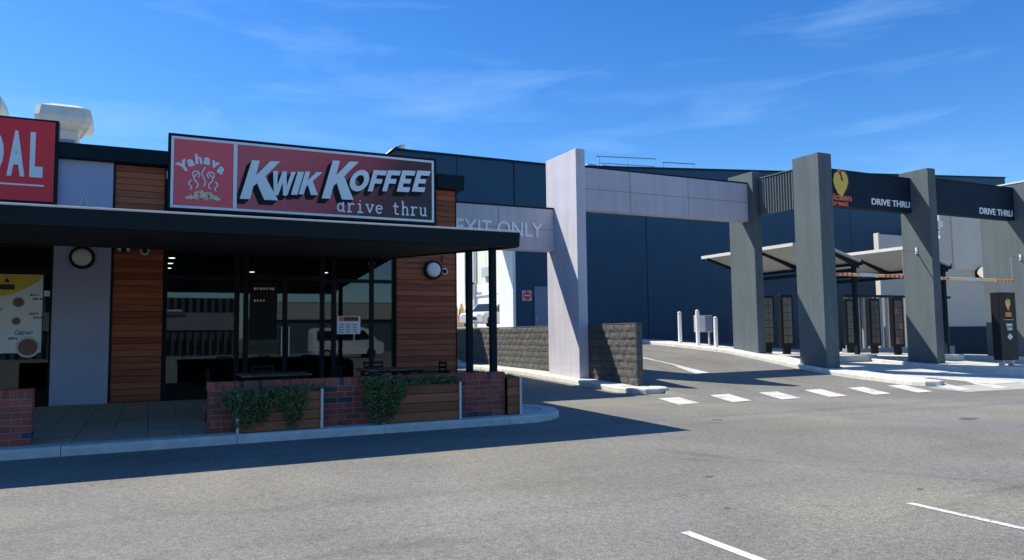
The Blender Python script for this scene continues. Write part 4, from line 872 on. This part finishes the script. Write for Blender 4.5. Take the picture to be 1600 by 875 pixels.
# cars
def vehicle(kind, x, y, z, a, label, L_, W_, H_):
    t = thing('parked_' + kind, label, kind, (x, y, z)); T = Matrix.Translation((x, y, z)) @ Matrix.Rotation(a, 4, 'Z'); l, w, h = L_ / 2, W_ / 2, H_
    if kind == 'car': prof = [(-l, .35 * h), (-l, .55 * h), (-l * .93, .62 * h), (-l * .75, .66 * h), (-l * .52, .95 * h), (-l * .35, h), (l * .15, h), (l * .48, .66 * h), (l * .93, .58 * h), (l, .48 * h), (l, .22 * h), (l * .95, .16 * h), (-l * .95, .16 * h)]
    else: prof = [(-l, .25 * h), (-l, .88 * h), (-l * .94, .98 * h), (-l * .8, h), (l * .42, h), (l * .55, .96 * h), (l * .80, .58 * h), (l * .96, .50 * h), (l, .42 * h), (l, .2 * h), (l * .95, .14 * h), (-l * .96, .14 * h)]
    bm = bmesh.new(); n = len(prof); rows = []
    for s_, k2 in ((-1, .86), (-.96, 1), (.96, 1), (1, .86)):
        rows.append([bm.verts.new(T @ Vector((u * (.985 if k2 < 1 else 1), s_ * w * (1 if v < .62 * h else .9), v))) for u, v in prof])
    rows[0], rows[3] = rows[0], rows[3]
    for a_, b_ in zip(rows, rows[1:]):
        for i in range(n): bm.faces.new((a_[i], a_[(i + 1) % n], b_[(i + 1) % n], b_[i]))
    bm.faces.new(rows[0]); bm.faces.new(rows[3][::-1]); bmesh.ops.recalc_face_normals(bm, faces=bm.faces)
    q = MB(); q.add([v.co.copy() for v in bm.verts], [[v.index for v in f.verts] for f in (bm.verts.index_update(), bm.faces)[1]]); bm.free(); q.build('body', 'carw', t)
    for s_ in (-1, 1):
        if kind == 'car': wins = [[(-l * .62, .68 * h), (-l * .47, .92 * h), (-l * .12, .93 * h), (-l * .12, .66 * h)], [(-l * .08, .66 * h), (-l * .08, .93 * h), (l * .12, .93 * h), (l * .38, .67 * h)]]
        else: wins = [[(-l * .9, .6 * h), (-l * .88, .9 * h), (-l * .45, .9 * h), (-l * .45, .6 * h)], [(-l * .4, .6 * h), (-l * .4, .9 * h), (l * .1, .9 * h), (l * .1, .6 * h)], [(l * .15, .6 * h), (l * .15, .9 * h), (l * .42, .9 * h), (l * .66, .6 * h)]]
        for wn in wins: MB().prism(wn, s_ * w * .905, s_ * w * .985 if kind == 'van' else s_ * w * .93, T).build('window', 'carg', t)
        for u in (-.62, .62):
            Tw = T @ Matrix.Translation((u * l, s_ * w * .93, .33)) @ Matrix.Rotation(pi / 2 * s_, 4, 'X') @ Matrix.Rotation(pi, 4, 'X')
            MB().lathe([(.33, -.1), (.33, .08), (.29, .11), (.2, .11)], Tw, 20).build('wheel', 'tyre', t); MB().lathe([(.2, .105), (.17, .125), (.05, .12)], Tw, 14).build('rim', 'steel', t)
        MB().box(l * .93, l * 1.0, s_ * w * .62 - .16, s_ * w * .62 + .16, .46 * h if kind == 'car' else .38 * h, .55 * h if kind == 'car' else .45 * h, T, .02).build('headlight', 'lens', t)
    ws = [(l * .17, .985 * h), (l * .46, .68 * h), (l * .49, .69 * h), (l * .20, h * 1.0)] if kind == 'car' else [(l * .56, .945 * h), (l * .79, .60 * h), (l * .81, .61 * h), (l * .585, .955 * h)]
    MB().prism(ws, -w * .78, w * .78, T).build('windscreen', 'carg', t)
    MB().box(l * .985, l * 1.012, -w * .45, w * .45, .30 * h, .42 * h, T, .01).build('grille', 'black', t)
    MB().box(l * 1.0, l * 1.02, -.24, .24, .22 * h, .28 * h, T, .004).build('number_plate', 'white', t)
vehicle('car', 19.6, 43.4, 1.97, radians(-148), 'white parked car behind the block wall in front of the cream building', 4.3, 1.78, 1.5)
t = thing('gas_bottle_rack', 'small yellowish crate of bottles beside the cedar pier edge behind the block wall', 'rack', (19.6, 49, 2.1))
for i in range(3):
    q = MB(); q.lathe([(.2, 0), (.2, 1.3), (.1, 1.6), (.05, 1.7)], Matrix.Translation((19.35 + i * .46, 48.9, 2.06)), 10); q.build('bottle', 'byel', t)
box('crate', 'byel', t, 19.0, 20.5, 48.6, 48.66, 2.06, 2.9)

# ================================================================ GREY SHOP BUILDING AT THE RIGHT
gb = thing('grey_building', 'grey rendered building with dark dado behind the right drive thru lane', 'building', (38, 24.2, 0))
box('wall', 'gwall', gb, 31.4, 36.0, 24.1, 24.28, .0, 6.1); box('wall', 'gwall', gb, 36.003, 60, 24.1, 24.9, .0, 8.0); box('rear_wing', 'gwall', gb, 42, 60, 24.903, 29.9, .0, 7.6)
box('dado', 'navy', gb, 35.4, 60, 24.02, 24.098, .0, 1.62, c=.003); box('raised_panel', 'gwall2', gb, 36.9, 40.8, 24.04, 24.099, 4.55, 7.3, c=.003); box('corner_trim', 'gwall2', gb, 31.3, 31.398, 24.04, 24.3, 0, 6.15)
MT['slat'] = mat('slat_grey', (.24, .25, .25), .6)
sf = thing('slat_screen', 'row of tall grey metal screen slats in front of the grey building', 'screen', (30.5, 22.9, .2)); x = 27.5; first = None
while x < 34.6:
    if first is None: first = box('slat', 'slat', sf, x, x + .16, 22.9, 23.0, .25, 3.0)
    else: link('slat', first.data, sf, (x + .08, 22.95, .25))
    x += .36
box('top_rail', 'navy', sf, 27.4, 34.7, 22.86, 22.898, 2.96, 3.08); box('base', 'slat', sf, 27.4, 34.7, 22.8, 23.1, .1, .7)
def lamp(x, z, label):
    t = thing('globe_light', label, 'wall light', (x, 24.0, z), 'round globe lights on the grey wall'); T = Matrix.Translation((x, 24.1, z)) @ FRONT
    MB().lathe([(.34, 0), (.36, .2), (.30, .24)], T, 24).build('back_plate', 'black', t); MB().lathe([(.10, .2)] + [(.29 * sin(radians(a)), .50 - .29 * cos(radians(a))) for a in range(20, 181, 16)], T @ Matrix.Translation((-.36, .06, 0)), 24).build('globe', 'globe_sunlit', t, smooth=True)
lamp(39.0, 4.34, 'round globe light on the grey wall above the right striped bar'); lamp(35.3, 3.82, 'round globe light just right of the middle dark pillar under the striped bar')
t = thing('flood_camera', 'white box camera with lamp on the right face of the middle dark pillar', 'security camera', (24.45, 16.6, 5.0))
box('housing', 'white', t, 24.36, 24.62, 16.35, 16.65, 5.02, 5.24); box('arm', 'black', t, 24.325, 24.55, 16.45, 16.55, 4.9, 4.98); box('lamp', 'white', t, 24.34, 24.46, 16.36, 16.5, 4.74, 4.86)

# ================================================================ ORDERING CANOPIES, MENUS, BARS, TOTEM
def order_canopy(dx, label):
    t = thing('order_canopy', label, 'canopy', (23 + dx, 19, .5), 'order point canopies'); x0, x1, y0, y1 = 21.0 + dx, 23.35 + dx, 18.7, 24.6; zl, zr = 4.62, 3.98
    P = lambda s, e: [(x0, zl + s), (x1, zr + s), (x1, zr + e), (x0, zl + e)]
    MB().prism(P(0, .035), y0, y1).build('roof_sheet', 'sheet', t); MB().prism(P(.036, .09), y0 - .02, y1 + .02).build('roof_top', 'trim', t)
    MB().box(x0 - .04, x0 - .002, y0 - .02, y1 + .02, zl - .03, zl + .09).build('edge_trim', 'trim', t)
    MB().box(x1 + .002, x1 + .08, y0 - .02, y1 + .02, zr - .10, zr + .10).build('gutter', 'navy', t)
    for y in (18.78, 21.4, 24.3): MB().prism([(x0 + .05, zl - .02), (x1, zr - .005 - .0), (x1, zr - .20), (x0 + .9, zl - .34), (x0 + .05, zl - .10)], y, y + .09).build('rafter', 'teal', t)
    zb = ground(x1, 19) + .1
    for y in (18.78, 24.3): box('post', 'teal', t, x1 - .16, x1 - .02, y + .1, y + .24, zb, zr - .02)
    box('beam', 'teal', t, x1 - .18, x1 - .0, 19.03, 24.29, zr - .34, zr - .202)
order_canopy(0, 'sloping sheet roofed order canopy behind the two left dark pillars'); order_canopy(5.1, 'sloping sheet roofed order canopy behind the middle dark pillar')
def menu(x, y, label):
    z = ground(x, y) + .16; t = thing('menu_board', label, 'menu board', (x, y, z), 'drive thru menu boards')
    box('foot', 'black', t, x - .16, x + .16, y, y + .12, z, z + .3); box('cabinet', 'black', t, x - .30, x + .30, y - .02, y + .16, z + .301, z + 2.25, c=.012)
    box('frame', 'frame', t, x - .31, x + .31, y - .035, y - .021, z + .32, z + 2.24)
    for r in range(6):
        for c_ in range(2): box('menu_panel', ('menu', 'menu', 'menu', 'food')[(r * 3 + c_ * 2 + int(x * y)) % 4 if x > 26 and y < 20 else 0], t, x - .22 + c_ * .225, x - .01 + c_ * .225, y - .045, y - .036, z + .42 + r * .29, z + .69 + r * .29, c=0)
for x, y, l in ((21.75, 20.8, 'menu board between the two left dark pillars, nearest and clearest'), (21.75, 21.75, 'menu board half hidden by the second dark pillar'), (26.55, 19.7, 'colourful menu board half hidden by the middle dark pillar'), (26.55, 20.75, 'menu board in the middle of the right hand row'), (26.55, 21.9, 'menu board behind the canopy post in the right hand row')): menu(x, y, l)
def clearance(x0, x1, z, xp, label):
    y = 16.9; t = thing('clearance_bar', label, 'height bar', ((x0 + x1) / 2, y, z), 'striped clearance bars'); 
    q = MB(); q.tube([(x0, y, z), (x1, y, z)], .052, 10); q.build('bar', 'byel', t)
    q = MB(); n = 5
    for e in (x0, x1):
        for i in range(n):
            a = (e + .05 + i * .22) if e == x0 else (e - .16 - i * .22); q.tube([(a, y, z), (a + .11, y, z)], .055, 10)
    q.build('stripe', 'bstripe', t)
    box('sign_plate', 'trim', t, (x0 + x1) / 2 - .5, (x0 + x1) / 2 + .35, y - .075, y - .063, z - .05, z + .06)
    q = MB(); q.tube([(xp, y, z + .90), (x1 - .05, y, z + .86)], .02, 6); q.build('bracket', 'steel', t); MB().tube([(xp - .0, y - .02, z + .80), (xp, y - .02, z + 1.02)], .045, 8).build('bracket_plate', 'white', t)
    MB().tube([(x1 - .05, y, z + .86), (x1 - .03, y, z + .06)], .008, 5).build('chain', 'steel', t)
    MB().tube([(x0 + .1, y, z + .06), (x0 + .1, y, z + 2.26)], .008, 5).build('chain', 'steel', t)
clearance(19.62, 23.22, 3.32, 23.91, 'orange and white striped height bar under the logo beam'); clearance(24.5, 29.4, 3.30, 29.94, 'orange and white striped height bar under the right beam')
tt = thing('totem_sign', 'tall black pylon sign with gold bird logo at the right edge of the lanes', 'sign', (24, 14, .33)); x0, x1, y0 = 23.56, 24.42, 14.0
box('cabinet', 'black', tt, x0, x1, y0, y0 + .26, .52, 2.62, c=.012)
for x in (x0 + .14, x1 - .24): box('foot', 'steel', tt, x, x + .1, y0 + .06, y0 + .2, .34, .519)
bird(tt, 23.99, 2.24, .29, y0 - .001); box('logo_name', 'orange', tt, 23.83, 24.15, y0 - .015, y0 - .002, 1.86, 2.0); text('lettering', 'gold', tt, 'chicken', 23.85, 24.13, 1.94, 1.99, y0 - .016, .004); text('lettering', 'gold', tt, 'treat', 23.89, 24.09, 1.87, 1.92, y0 - .016, .004)
box('divider', 'steel', tt, 23.75, 24.25, y0 - .008, y0 - .001, 1.76, 1.775, c=0)
text('lettering', 'signw', tt, 'DRIVE', 23.87, 24.17, 1.56, 1.65, y0 - .001, .01, .02); text('lettering', 'signw', tt, 'THRU', 23.89, 24.15, 1.44, 1.53, y0 - .001, .01, .02)
for a in (-1, 1): MB().prism([(24.02 + a * .015, 1.14), (24.02 + a * .13, 1.24), (24.02 + a * .015, 1.34)], y0 - .01, y0 - .001).build('arrow', 'signw', tt)
# bollards and electrical box
for i, (y, h) in enumerate(((23.85, 1.27), (22.77, 1.36), (21.75, 1.14))):
    z = lerp(y, RAMP) + .12; t = thing('bollard', ['white steel bollard at the left of three by the ramp kerb', 'tallest white steel bollard in front of the pale cabinet', 'shortest white steel bollard at the right of three by the ramp kerb'][i], 'bollard', (19.1, y, z), 'white bollards beside the ramp')
    MB().lathe([(.075, 0), (.075, h - .08)], Matrix.Translation((19.1, y, z)), 16).build('post', 'white', t, smooth=False); MB().lathe([(.078, 0), (.078, .03), (.06, .07), (.02, .085)], Matrix.Translation((19.1, y, z + h - .079)), 16).build('cap', 'trim', t, smooth=True)
t = thing('service_cabinet', 'pale grey service cabinet on two thin legs behind the bollards', 'cabinet', (19.45, 23, 1.0))
T = Matrix.Translation((19.5, 22.9, 0)); MB().box(-.38, .38, -.1, .12, 1.50, 2.16, T, .012).build('case', 'steel', t); MB().box(-.36, -.01, -.115, -.101, 1.53, 2.13, T, .003).build('door', 'trim', t); MB().box(.01, .36, -.115, -.101, 1.53, 2.13, T, .003).build('door', 'doorb', t)
for x in (-.28, .24): MB().box(x, x + .05, -.03, .03, 1.0, 1.499, T).build('leg', 'steel', t)

# ================================================================ ACROSS THE STREET (seen only as reflections in the shop glass)
MT['slat'] = MT['slat']
wb = thing('street_warehouse', 'low dark ribbed warehouse with cream fascia across the street, seen in the shop glass', 'building', (5, -32, 0))
box('wall', 'dgrey', wb, -25, 7, -34, -33, 0, 5.0); box('pale_band', 'slat', wb, -25, 7, -32.98, -32.9, 2.2, 3.7); box('low_wing', 'dgrey', wb, 7.5, 55, -34, -33, 0, 4.7); box('fascia', 'gwall', wb, 7.5, 55, -32.98, -32.8, 3.1, 4.6)
q = MB(); x = -25
while x < 7: q.box(x, x + .25, -32.99, -32.9, 3.72, 4.98); q.box(x, x + .2, -32.6, -32.5, .1, 2.1); x += .6
q.build('rib', 'navy', wb, kind='stuff'); box('white_strip', 'white', wb, -2, 2.4, -32.7, -32.6, 3.8, 3.95)
vehicle('van', 12.3, -15.0, 0, 0, 'white delivery van parked across the car park, seen in the shop glass', 4.9, 1.9, 2.1)
print('objects', len(bpy.data.objects))
